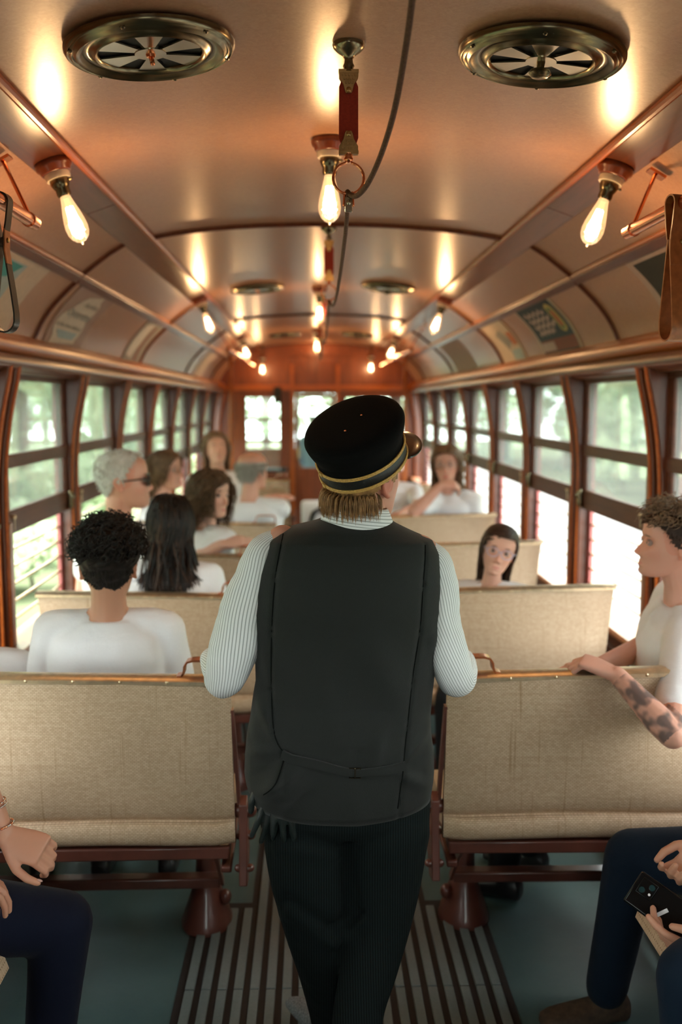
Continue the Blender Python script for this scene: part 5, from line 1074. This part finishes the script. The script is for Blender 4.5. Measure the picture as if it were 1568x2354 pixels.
hd = (x < .1) & (np.abs(lp[:, 1]) < .14) & (np.abs(lp[:, 2]) < .13); ga = lambda d, w: np.exp(-.5*(d/w)**2)
mk = np.where(hd & (x > .067) & (lp[:, 1] < .02), .65, 0); c = c*(1-mk[:, None])+np.array([.55, .13, .08])*mk[:, None]
mk = np.where(hd & (lp[:, 1] > .03), .5*ga(x-.05, .02)*ga(lp[:, 2]+.03, .03), 0); c = c*(1-mk[:, None])+np.array([.60, .22, .15])*mk[:, None]
at = me.color_attributes.new('tone', 'FLOAT_COLOR', 'POINT'); at.data.foreach_set('color', np.c_[c, np.ones(len(c))].ravel()); link_mesh(me, 'body', M['skin'], cr)
cp = dict(root=cr, H=H, k=1.0, nb=nbp, ax=V(0, 0, 1), rs=V(1, 0, 0), bk=.3)
hair_cap(cp, 'ginger', .008, .003, front=.062, temple=.02, nape=-.082)
strands(cp, 'ginger', 1900, .052, 8, .0010, .0022, 50, part=False, hl=dict(front=.05, temple=-.01, nape=-.085), seed=31, stiff=.42, infl=.012, rootmask=lambda b: (b[:, 2] < -.025) & (b[:, 1] < -.025), lenvar=.7, ends=.2)
# striped collar
g = G(); L = []
for py, l, r, y0, d in ((1204, 733, 912, 2.225, .078), (1190, 738, 905, 2.222, .076), (1172, 744, 898, 2.222, .073), (1160, 749, 893, 2.224, .070), (1156, 752, 890, 2.226, .066), (1160, 757, 886, 2.228, .062)):
    A, B = PY(l, py, y0), PY(r, py, y0); c = (A+B)/2; L.append(np.array([(c[0]+(B[0]-A[0])/2*math.cos(t), y0+d*math.sin(t), c[2]-.012*math.sin(t)*0-.010*(math.cos(t)+1)/2*1.2) for t in np.linspace(0, 2*PI, 64, endpoint=False)]))
g.rings(L, caps=False); g.build('shirt_collar', M['stripe_h'], cr, smooth=180, uv=True)
# trousers
def leg(P, R, fl=.92):
    pts = catmull(P, 8); rr = [q[0] for q in catmull([[r] for r in R], 8)]; return pts, rr
g = G()
lp_ = [PY(704, 1800, 2.23), PY(705, 1880, 2.225), PY(714, 2000, 2.215), PY(735, 2120, 2.215), PY(757, 2225, 2.25), PY(775, 2330, 2.33), PY(779, 2400, 2.41)]
pts, rr = leg(lp_, [.098, .104, .098, .086, .075, .068, .064]); g.tube(pts, rr, 24)
rp_ = [PY(880, 1800, 2.23), PY(884, 1880, 2.225), PY(880, 2000, 2.215), PY(866, 2120, 2.19), PY(848, 2225, 2.14), PY(826, 2330, 2.08), PY(812, 2480, 1.99)]
pts, rr = leg(rp_, [.104, .104, .094, .080, .066, .055, .054]); g.tube(pts, rr, 24)
L = [sup_ring((PY(l, py, 2.23)+PY(r, py, 2.23))/2, V(1, 0, 0), V(0, 1, 0), (PY(r, py, 2.23)-PY(l, py, 2.23))[0]/2, d, 40, 2.4) for py, l, r, d in ((1620, 596, 985, .108), (1720, 588, 988, .116), (1800, 588, 991, .124), (1860, 590, 988, .122), (1900, 602, 984, .100))]; g.rings(L)
me = weld(g, .007, 3); co = verts_of(me); no = np.empty(len(me.vertices)*3); me.vertices.foreach_get('normal', no); no = no.reshape(-1, 3)
cen = PY(757, 2130, 2.15)
def project(Pw):
    d = Pw-CAM; z = d@FW; return 784+FPX*(d@RT)/z, 1177-FPX*(d@UPV)/z
px, py = project(co); dz = np.zeros(len(co))
for a, b, w, h in (((660, 2075), (760, 2140), 12, -.010), ((760, 2140), (820, 2100), 12, -.010), ((668, 2095), (760, 2160), 12, .008), ((760, 2160), (822, 2125), 12, .008), ((630, 1925), (760, 1950), 12, -.006), ((640, 1945), (770, 1968), 12, .006), ((765, 2165), (772, 2354), 10, .004), ((900, 1960), (970, 1920), 20, .005), ((800, 1950), (820, 2150), 14, -.008)):
    d, t = segd(px, py, a, b) if not hasattr(px, 'shape') else (None, None)
    A_, B_ = np.array(a, float), np.array(b, float); dd = B_-A_; t = np.clip(((px-A_[0])*dd[0]+(py-A_[1])*dd[1])/(dd@dd), 0, 1); dist = np.hypot(px-A_[0]-t*dd[0], py-A_[1]-t*dd[1]); dz += np.where(no[:, 1] < .2, h*np.exp(-.5*(dist/w)**2), 0)
me.vertices.foreach_set('co', (co+no*dz[:, None]).ravel()); link_mesh(me, 'trousers', M['pinstripe'], cr)
for P, zz, toe, mat in ((lp_[-1], .085, PZ(716, 2342, .05)-lp_[-1]*V(1, 1, 0)-V(0, 0, .05), 'greyknit'), (rp_[-1], .14, V(0, .9, -.35), 'shoe')):
    hl = V(P[0], P[1]+.01, zz-.03); fd = nrm(toe); lat = V(1, 0, 0); g = G()
    g.rings([sup_ring(hl+fd*u, lat, V(0, 0, 1), w, hh, 18, 2.6) for u, w, hh in ((-.045, .02, .022), (-.035, .033, .036), (.02, .037, .040), (.08, .044, .032), (.14, .046, .025), (.195, .040, .019), (.215, .02, .010))]); g.tube([hl+V(0, 0, .02), V(P[0], P[1], max(P[2], zz+.04))], [.040, .046], 14); link_mesh(weld(g, .006, 2), 'shoe', M[mat], cr)
    if P is lp_[-1]:
        pass
# cap
hatc = PY(836, 1064, 2.235); Rhat = Rz(D2(-27))@Rx(D2(33)); hb = hatc+Rhat@V(0, 0, -.004)
def hq(p): return hb+Rhat@V(p)
hat = empty('cap', hb); hat.parent = cr; hat.matrix_parent_inverse = cr.matrix_basis.inverted(); hatinv = hat.matrix_basis.inverted()
def hbuild(g, nm_, mat, sm=60):
    o = g.build(nm_, mat, None, smooth=sm); o.parent = hat; o.matrix_parent_inverse = hatinv; return o
SX, SY = .98, 1.12; r0 = .0985
g = G(); g.lathe([(.001, .0), (r0-.004, .0), (r0, .002), (r0, .044), (r0-.001, .050), (r0+.003, .062), (r0+.008, .072), (r0+.013, .087), (r0+.015, .097), (r0+.012, .105), (r0+.003, .111), (.085, .114), (.05, .115), (.001, .115)], (Rhat, hb), n=72, sx=SX, sy=SY); hbuild(g, 'crown', M['hat'])
g = G(); g.lathe([(r0+.0004, .012), (r0+.0020, .013), (r0+.0020, .036), (r0+.0004, .037)], (Rhat, hb), n=72, sx=SX, sy=SY, caps=False); hbuild(g, 'lace_band', M['lace'])
for z0 in (.0065, .0370):
    g = G()
    for q in range(2): g.tube([hq(((r0+.0026)*SX*math.cos(t), (r0+.0026)*SY*math.sin(t), z0+.0036*q)) for t in np.linspace(0, 2*PI, 96, endpoint=False)], .0024, 8, closed=True)
    t = -PI/2-.62; c_ = hq(((r0+.004)*SX*math.cos(t), (r0+.004)*SY*math.sin(t), z0+.002)); tn = Rhat@nrm(V(-math.sin(t), math.cos(t), 0)); nn = Rhat@nrm(V(math.cos(t), math.sin(t), 0)); g.obox(c_, np.stack([tn, Rhat@V(0, 0, 1), nn], 1), (.006, .0046, .0022)); hbuild(g, 'gold_braid', M['gold'])
g = G(); L = []
for t in np.linspace(-1.4, 1.4, 35):
    a = PI/2+t; k = max(.04, math.cos(t*1.11))**.7; i_ = ((r0-.002)*SX*math.cos(a), (r0-.002)*SY*math.sin(a)); o_ = ((r0+.060*k)*SX*math.cos(a), (r0+.060*k)*SY*math.sin(a)); dz_ = -.036*k
    L.append(np.array([hq((*i_, .010)), hq(((i_[0]+o_[0])/2, (i_[1]+o_[1])/2, .010+dz_*.38)), hq((*o_, .010+dz_)), hq((*o_, .0065+dz_)), hq(((i_[0]+o_[0])/2, (i_[1]+o_[1])/2, .0065+dz_*.38)), hq((*i_, .0065))]))
g.rings(L); hbuild(g, 'visor', M['patent'])
for px_, py_ in ((794, 991), (831, 955)):
    r_ = ray(px_, py_); best = None
    n_ = Rhat@V(0, 0, 1); t_ = np.dot(hb+n_*.115-CAM, n_)/np.dot(r_, n_); q = CAM+r_*t_; g = G(); g.ell(q+n_*.0005, (.0030, .0030, .0022), nu=10, nv=6); hbuild(g, 'eyelet', M['copper'])
# gloves hanging from the pocket
def glove(base, f, n, right, lab, curl):
    r = empty('glove', base, label=lab, cat='glove', group='black gloves in the pocket'); g = G(); hand(g, base, f, n, right, .92, curl, .10, .3); g.tube([base-nrm(f)*.05, base], [.034, .032], 12, flat=.5); link_mesh(weld(g, .004, 2), 'shell', M['gloves'], r)
    g = G(); q = base-nrm(f)*.055+V(0, .012, 0); t = nrm(np.cross(f, n)); g.tube([q+(t*math.cos(a)*.037+nrm(n)*math.sin(a)*.020) for a in np.linspace(0, 2*PI, 20, endpoint=False)], .0035, 8, closed=True); g.build('cuff', M['gloves'], r, smooth=180)
M['gloves'] = plain('black_glove_leather', (.009, .014, .013), .45, bump=.2, scale=120)
glove(PY(655, 1778, 2.148), V(-.26, -.16, -1), V(0, 1, 0), False, 'black leather glove hanging from the hip pocket, the lower one', [.12, .2, .25, .3])
glove(PY(648, 1772, 2.138), V(.10, -.20, -1), V(0, 1, -.1), True, 'black leather glove over the other glove, fingers fanned towards the right', [.3, .2, .2, .1])
# ================================================================== SMALL THINGS
def cove_pt(s, t): return V(s*(lerp(1.085, 1.290, t)+.030*math.sin(PI*t)-.004), 0, lerp(2.235, 1.965, t)-.002)
def poster_base(s, ya, yb, t0, t1, mat, lab, back=None):
    r = empty('poster', cove_pt(s, .5)+V(0, ya, 0), label=lab, cat='poster', group='advertising cards in the cove'); g = G()
    T = np.linspace(t0, t1, 8); A = [cove_pt(s, t) for t in T]
    n = [nrm(V(-s*.80, 0, -.6)) for _ in T]; R = [np.array([a+V(0, ya, 0), a+V(0, yb, 0), a+V(0, yb, 0)-q*.002, a+V(0, ya, 0)-q*.002]) for a, q in zip(A, n)]; g.rings(R); g.build('card', mat, r, smooth=60); return r
def on_card(s, ya, yb, u, v, t0=.03, t1=.97, off=.0015):
    """u along the car (0 = left edge as read), v from top"""
    return cove_pt(s, lerp(t0, t1, v))+V(0, lerp(ya, yb, u), 0)+nrm(V(-s*.8, 0, -.6))*off
def blob(r, s, ya, yb, P, mat, name, off=.0015):
    g = G(); n = len(P); q = [on_card(s, ya, yb, u, v, off=off) for u, v in P]; c = np.mean(q, 0); d = nrm(V(-s*.8, 0, -.6))*.0008
    # fan in strips so that it follows the curve of the cove
    us = [p[0] for p in P]; vs = [p[1] for p in P]; vv = np.linspace(min(vs)+1e-4, max(vs)-1e-4, 14); rows = []
    for v in vv:
        xs = []
        for i in range(n):
            a, b = P[i], P[(i+1) % n]
            if (a[1]-v)*(b[1]-v) < 0: xs.append(a[0]+(b[0]-a[0])*(v-a[1])/(b[1]-a[1]))
        if len(xs) >= 2: rows.append((min(xs), max(xs), v))
    R = [np.array([on_card(s, ya, yb, a, v, off=off), on_card(s, ya, yb, b, v, off=off), on_card(s, ya, yb, b, v, off=off)+d, on_card(s, ya, yb, a, v, off=off)+d]) for a, b, v in rows]; g.rings(R); return g.build(name, mat, r)
def lettering(r, s, ya, yb, txt, v, u0, u1, hgt, mat, italic=.25, name='lettering'):
    cu = bpy.data.curves.new(name, 'FONT'); cu.body = txt; cu.size = 1.0; cu.align_x = 'CENTER'; cu.shear = italic; cu.extrude = .001; cu.offset = .004; cu.resolution_u = 2
    o = bpy.data.objects.new(name, cu); COL.objects.link(o); dg = bpy.context.evaluated_depsgraph_get(); me = bpy.data.meshes.new_from_object(o.evaluated_get(dg)); bpy.data.objects.remove(o); bpy.data.curves.remove(cu)
    co = verts_of(me); w = co[:, 0].max()-co[:, 0].min(); uu = (u0+u1)/2+(co[:, 0]-(co[:, 0].max()+co[:, 0].min())/2)/w*(u1-u0); vv = v-co[:, 1]*hgt
    new = np.array([on_card(s, ya, yb, a, b, off=.0028) for a, b in zip(uu, vv)]); me.vertices.foreach_set('co', new.ravel()); o2 = link_mesh(me, name, mat, r); return o2
PM = {k: plain('print_'+k, c, .55, 0, 0, .06, 40, spec=.25) for k, c in dict(cream=(.66, .56, .46), mauve=(.40, .26, .21), blue=(.36, .46, .48), ink=(.10, .09, .09), slate=(.26, .30, .33), navy=(.010, .040, .055), yellow=(.55, .42, .14), orange=(.50, .15, .06), green=(.16, .26, .10), brick=(.22, .060, .035), pink=(.50, .36, .33), teal=(.05, .30, .31), paper=(.60, .48, .38), dark=(.03, .03, .025), red=(.33, .035, .02), grey=(.30, .28, .25), white=(.62, .60, .57)).items()}
# oysterettes card, left (read from inside: far end of the car is at its right)
yl, yr = 4.56, 5.28
r = poster_base(-1, yl, yr, .03, .97, PM['mauve'], 'poster on the left with a cream cracker bag outline and Oysterettes lettering')
bag = [(.52, .07), (.63, .10), (.70, .05), (.71, .12), (.80, .20), (.80, .34), (.74, .46), (.80, .58), (.80, .72), (.72, .86), (.76, .97), (.64, .90), (.40, .93), (.24, .88), (.12, .98), (.14, .84), (.06, .66), (.10, .46), (.22, .34), (.30, .20), (.40, .11)]
blob(r, -1, yl, yr, bag, PM['cream'], 'bag_print'); blob(r, -1, yl, yr, [(.18, .72), (.72, .72), (.66, .85), (.28, .86)], PM['blue'], 'shade_print', off=.0022)
lettering(r, -1, yl, yr, 'Soup without', .26, .42, .78, .11, PM['ink']); lettering(r, -1, yl, yr, 'Oysterettes', .47, .19, .80, .19, PM['slate']); lettering(r, -1, yl, yr, 'is like love without', .66, .11, .76, .10, PM['ink']); lettering(r, -1, yl, yr, 'the sweetheart', .78, .19, .70, .09, PM['ink'])
# hot dog card, right
yl, yr = 5.80, 5.02   # on the right side the near end reads first from the far end
r = poster_base(1, 5.00, 5.82, .03, .97, PM['paper'], 'dark blue poster on the right with a hot dog picture and brick red band')
blob(r, 1, yl, yr, [(.02, .03), (.98, .03), (.98, .70), (.02, .70)], PM['navy'], 'blue_panel'); blob(r, 1, yl, yr, [(.02, .70), (.98, .70), (.98, .95), (.02, .95)], PM['brick'], 'red_band'); blob(r, 1, yl, yr, [(.04, .74), (.40, .74), (.40, .92), (.04, .92)], PM['pink'], 'pink_print', .0022); blob(r, 1, yl, yr, [(.02, .94), (.98, .94), (.98, .975), (.02, .975)], PM['dark'], 'black_edge', .0022)
cap_ = lambda u, v0, v1, w: [(u+w*math.cos(t), (v0+w*1.3 if math.sin(t) < 0 else v1-w*1.3)+w*1.3*math.sin(t)) for t in np.linspace(0, 2*PI, 20, endpoint=False)]
blob(r, 1, yl, yr, cap_(.84, .08, .62, .085), PM['yellow'], 'bun_print', .0022); blob(r, 1, yl, yr, cap_(.83, .14, .58, .055), PM['green'], 'relish_print', .0026); blob(r, 1, yl, yr, cap_(.84, .20, .52, .042), PM['orange'], 'sausage_print', .0030)
for i, (a, b) in enumerate(((.12, .68), (.13, .70), (.15, .74), (.16, .60))):   # brush script, not legible in the photograph
    g = G(); v0 = .17+.125*i; P = [on_card(1, yl, yr, lerp(a, b, t), v0-.030*math.sin(26*t+i)+.01*math.sin(61*t), off=.0026) for t in np.linspace(0, 1, 60)]; g.strip(P, nrm(cove_pt(1, .6)-cove_pt(1, .3)), .022, .0012); g.build('script_line', PM['pink'], r)
# cards at the frame edges and further away
r = poster_base(-1, 2.2, 4.02, .0, .97, PM['paper'], 'teal and white poster behind the left hanging strap'); yl, yr = 2.2, 4.02
blob(r, -1, yl, yr, [(.03, .10), (.86, .10), (.86, .74), (.03, .74)], PM['blue'], 'blue_panel')
blob(r, -1, yl, yr, [(.55, .12), (.84, .12), (.80, .30), (.62, .36)], PM['teal'], 'teal_print', .0022); blob(r, -1, yl, yr, [(.70+.11*math.cos(t), .56+.13*math.sin(t)) for t in np.linspace(0, 2*PI, 20, endpoint=False)], PM['white'], 'shell_rim', .0022); blob(r, -1, yl, yr, [(.70+.10*math.cos(t), .56+.115*math.sin(t)) for t in np.linspace(0, 2*PI, 20, endpoint=False)], PM['dark'], 'shell_print', .0028); blob(r, -1, yl, yr, [(.68+.05*math.cos(t), .57+.05*math.sin(t)) for t in np.linspace(0, 2*PI, 20, endpoint=False)], PM['pink'], 'oyster_print', .0034)
r = poster_base(1, 2.2, 3.78, .03, .97, PM['pink'], 'dark poster with pale border behind the right hanging strap'); blob(r, 1, 3.78, 2.2, [(.04, .08), (.96, .08), (.96, .90), (.04, .90)], PM['dark'], 'dark_panel'); blob(r, 1, 3.78, 2.2, [(.30, .2), (.42, .16), (.50, .4), (.40, .62), (.30, .5)], PM['yellow'], 'yellow_print', .0022)
r = poster_base(-1, 6.42, 7.02, .03, .97, PM['grey'], 'grey picture card on the left, just before the second cove rib'); blob(r, -1, 6.42, 7.02, [(.08, .1), (.45, .06), (.55, .5), (.4, .9), (.1, .85)], PM['white'], 'pale_print'); blob(r, -1, 6.42, 7.02, [(.62, .1), (.70, .1), (.72, .95), (.60, .95)], PM['brick'], 'brown_print')
r = poster_base(1, 6.30, 7.02, .03, .97, PM['paper'], 'faded picture card on the right, just before the second cove rib'); blob(r, 1, 7.02, 6.30, [(.3, .3), (.6, .2), (.75, .5), (.5, .7)], PM['grey'], 'grey_print'); blob(r, 1, 7.02, 6.30, [(.55, .7), (.95, .7), (.95, .95), (.55, .95)], PM['blue'], 'blue_print'); blob(r, 1, 7.02, 6.30, [(.75, .3), (.95, .3), (.95, .6), (.75, .6)], PM['orange'], 'orange_print')
r = poster_base(1, 8.2, 9.3, .03, .97, PM['mauve'], 'faint pinkish card on the right, nearer the bulkhead'); r = poster_base(-1, 10.2, 11.0, .03, .97, PM['paper'], 'faint cream card on the left, nearer the bulkhead')
# cabinet, bag and box by the bulkhead
c = PY(631, 1130, 12.3); zt = PY(631, 1078, 12.3)[2]
r = empty('cabinet', (c[0], 12.35, 0), label='small wooden cabinet with a dark top below the left bulkhead window', cat='cabinet')
g = G(); g.box((c[0]-.20, 12.15, 0), (c[0]+.14, 12.6, zt-.03)); g.build('carcass', M['wood_x'], r, bevel=.006); g = G(); g.box((c[0]-.22, 12.12, zt-.03), (c[0]+.16, 12.62, zt)); g.build('top', M['black'], r, bevel=.004); g = G(); g.box((c[0]-.17, 12.135, .10), (c[0]+.11, 12.155, zt-.08)); d_ = g.build('door', M['wood'], r, bevel=.003); g = G(); g.ell((c[0]+.08, 12.125, zt*.6), (.012,)*3); k_ = g.build('knob', M['brass'], r); k_.parent = d_; k_.matrix_parent_inverse = r.matrix_basis.inverted()
a, b = PY(692, 1152, 11.3), PY(752, 1200, 11.3)
r = empty('bag', ((a[0]+b[0])/2, 11.35, 0), label='white bag with a black strap standing before the bulkhead door', cat='bag')
g = G(); g.rings([sup_ring(V((a[0]+b[0])/2, 11.35, z), V(1, 0, 0), V(0, 1, 0), w*(b[0]-a[0])/2, d, 28, 3.5) for z, w, d in ((.0, .92, .10), (.05, 1, .12), (a[2]*.6, 1, .12), (a[2]-.05, 1.0, .10), (a[2]-.01, .93, .08), (a[2], .80, .06))]); g.build('pouch', M['tshirt'], r, smooth=60)
g = G(); cx = lerp(a[0], b[0], .72); g.strip([V(cx-.13, 11.225, .05), V(cx-.12, 11.222, a[2]*.50), V(cx-.07, 11.222, a[2]*.78), V(cx, 11.222, a[2]*.86), V(cx+.07, 11.222, a[2]*.78), V(cx+.12, 11.222, a[2]*.5)], V(.3, 0, 1), .05, .01); g.build('strap', M['black'], r, smooth=60)
a, b = PY(629, 889, 13.1), PY(646, 926, 13.1)
r = empty('control_box', ((a[0]+b[0])/2, 13.15, b[2]), label='small black box mounted beside the top of the left bulkhead window', cat='box'); g = G(); g.box((a[0], 13.07, b[2]), (b[0], 13.17, a[2])); g.build('housing', M['black'], r, bevel=.008); g = G(); g.tube([((a[0]+b[0])/2, 13.06, b[2]+.06), ((a[0]+b[0])/2, 13.08, b[2]+.06)], .02, 10); g.build('dial', M['bronze'], r)
# ================================================================== OUTSIDE
def ground(name, x0, x1, mat, z=-.95, th=.05):
    g = G(); n = 1; g.box((x0, -25, z-th), (x1, 70, z)); return struct(g.build(name, mat))
m = N('meadow_grass'); v = m.coord(); f = m.noise(v, .7, 4, .6); q = m.noise(v, 9, 3); c = m.ramp(f, [(.3, (.060, .082, .040)), (.7, (.088, .108, .058))]); m.base(m.mix(c, (.10, .118, .068), m.math('MULTIPLY', q, .5))); m.set(rough=.9, spec=.1); M['grass'] = m.m
M['road'] = plain('pale_concrete_road', (.085, .084, .080), .85, 0, 0, .08, 2.0)
ground('ground_grass', -60, 60, M['grass'], -.95); ground('ground_road', 2.7, 8.2, M['road'], -.90, .049); ground('ground_track_bed', -1.9, 1.9, plain('track_gravel', (.12, .115, .105), .9, 0, 0, .3, 14), -.92, .029)
m = N('leaves'); v = m.coord(); f = m.noise(v, 1.6, 3); oi = m.n('ShaderNodeObjectInfo'); c = m.ramp(f, [(.3, (.34, .44, .28)), (.55, (.48, .57, .38)), (.75, (.64, .66, .46))]); c = m.mix(c, (.50, .62, .40), m.math('MULTIPLY', oi.outputs['Random'], .6)); m.base(c); m.set(rough=.6, spec=.2)
tl_ = m.n('ShaderNodeBsdfTranslucent'); m.l(c, tl_.inputs[0]); mx = m.n('ShaderNodeMixShader'); mx.inputs[0].default_value = .35; m.l(m.b.outputs[0], mx.inputs[1]); m.l(tl_.outputs[0], mx.inputs[2]); m.l(mx.outputs[0], m.out.inputs[0]); M['leaf'] = m.m
M['bark'] = plain('bark', (.13, .10, .075), .9, 0, 0, .4, 12, .4)
def foliage(blobs, n, size, seed):
    R_ = np.random.default_rng(seed); g = G(); w = np.array([b[1][0]*b[1][2] for b in blobs]); w /= w.sum(); vs = []; fs = []
    for i in range(n):
        c, rad = blobs[R_.choice(len(blobs), p=w)]; d = nrm(R_.normal(size=3)); p_ = V(c)+d*np.array(rad)*R_.uniform(.72, 1.02); a = nrm(R_.normal(size=3)+d*.4); u = nrm(np.cross(a, R_.normal(size=3))); w_ = np.cross(a, u); s_ = size*R_.uniform(.6, 1.3); o = len(vs)
        vs += [p_-u*s_, p_+w_*s_*.5, p_+u*s_, p_-w_*s_*.5]; fs.append((o, o+1, o+2, o+3))
    g.add(vs, fs); return g
def make_tree(h, spread, seed, shrub=False):
    R_ = random.Random(seed); r = empty('shrub' if shrub else 'tree'); bl = []
    n = 9 if shrub else 17
    for i in range(n):
        a = R_.uniform(0, 6.28); t = R_.uniform(.0, 1); zz = h*(.22+.70*t) if not shrub else h*(.25+.5*t); rr = spread*R_.uniform(.15, .8)*(1-.55*abs(t-.35)); q = spread*R_.uniform(.30, .48)*(1 if not shrub else 1.1); bl.append(((rr*math.cos(a), rr*math.sin(a), zz), (q, q, q*.8)))
    foliage(bl, 1500 if shrub else 3400, .10 if shrub else .17, seed).build('foliage', M['leaf'], r, smooth=0)
    g = G(); g.tube([(0, 0, 0), (.05, .03, h*.3), (-.04, .05, h*.62)], [.16*h/6, .12*h/6, .05*h/6], 10)
    for i in range(4):
        a = i*1.6+R_.uniform(0, .5); g.tube([(0, 0, h*(.25+.06*i)), (spread*.3*math.cos(a), spread*.3*math.sin(a), h*(.42+.06*i)), (spread*.6*math.cos(a), spread*.6*math.sin(a), h*(.55+.06*i))], [.06*h/6, .04*h/6, .015], 8)
    g.build('trunk', M['bark'], r, smooth=60); return r
protos = [make_tree(7.0, 2.6, 1), make_tree(8.2, 3.0, 2), make_tree(6.2, 2.8, 3)]; shr = [make_tree(2.0, 1.3, 11, True), make_tree(1.5, 1.1, 12, True)]
ut = set(); us_ = set()
def put(lst, used_, i, x, y, sc, rot, lab, cat, grp):
    k = i % len(lst); b = lst[k]; o = b if k not in used_ else copy_tree(b); used_.add(k); o.location = (x, y, -.95); o.rotation_euler = (0, 0, rot); o.scale = (sc,)*3; tag(o, lab, cat, grp)
rt = random.Random(5); i = 0
for s, xs in ((-1, (6.5, 10.5)), (1, (11.0, 15.0))):
    for row, x0 in enumerate(xs):
        y = 3.0+row*2
        while y < 46:
            put(protos, ut, i, s*(x0+rt.uniform(-.8, .8)), y, rt.uniform(.85, 1.2), rt.uniform(0, 6), 'leafy green tree growing beyond the %s windows' % ('left' if s < 0 else 'right'), 'tree', 'trees beyond the %s windows' % ('left' if s < 0 else 'right')); i += 1; y += rt.uniform(3.4, 5.0)+row*1.2
for x0 in (-13, -9, -5, -1.5, 2, 5.5, 9, 13): put(protos, ut, i, x0+rt.uniform(-.6, .6), 44+rt.uniform(-3, 3), rt.uniform(.9, 1.2), rt.uniform(0, 6), 'leafy green tree ahead of the car, seen through the bulkhead windows', 'tree', 'trees ahead of the car'); i += 1
for s, x0 in ((-1, 4.4), (1, 9.2)):
    y = 3.5
    while y < 34: put(shr, us_, i, s*(x0+rt.uniform(-.4, .4)), y, rt.uniform(.7, 1.15), rt.uniform(0, 6), 'pale green shrub growing beside the track outside the %s windows' % ('left' if s < 0 else 'right'), 'shrub', 'shrubs outside the %s windows' % ('left' if s < 0 else 'right')); i += 1; y += rt.uniform(2.0, 3.4)
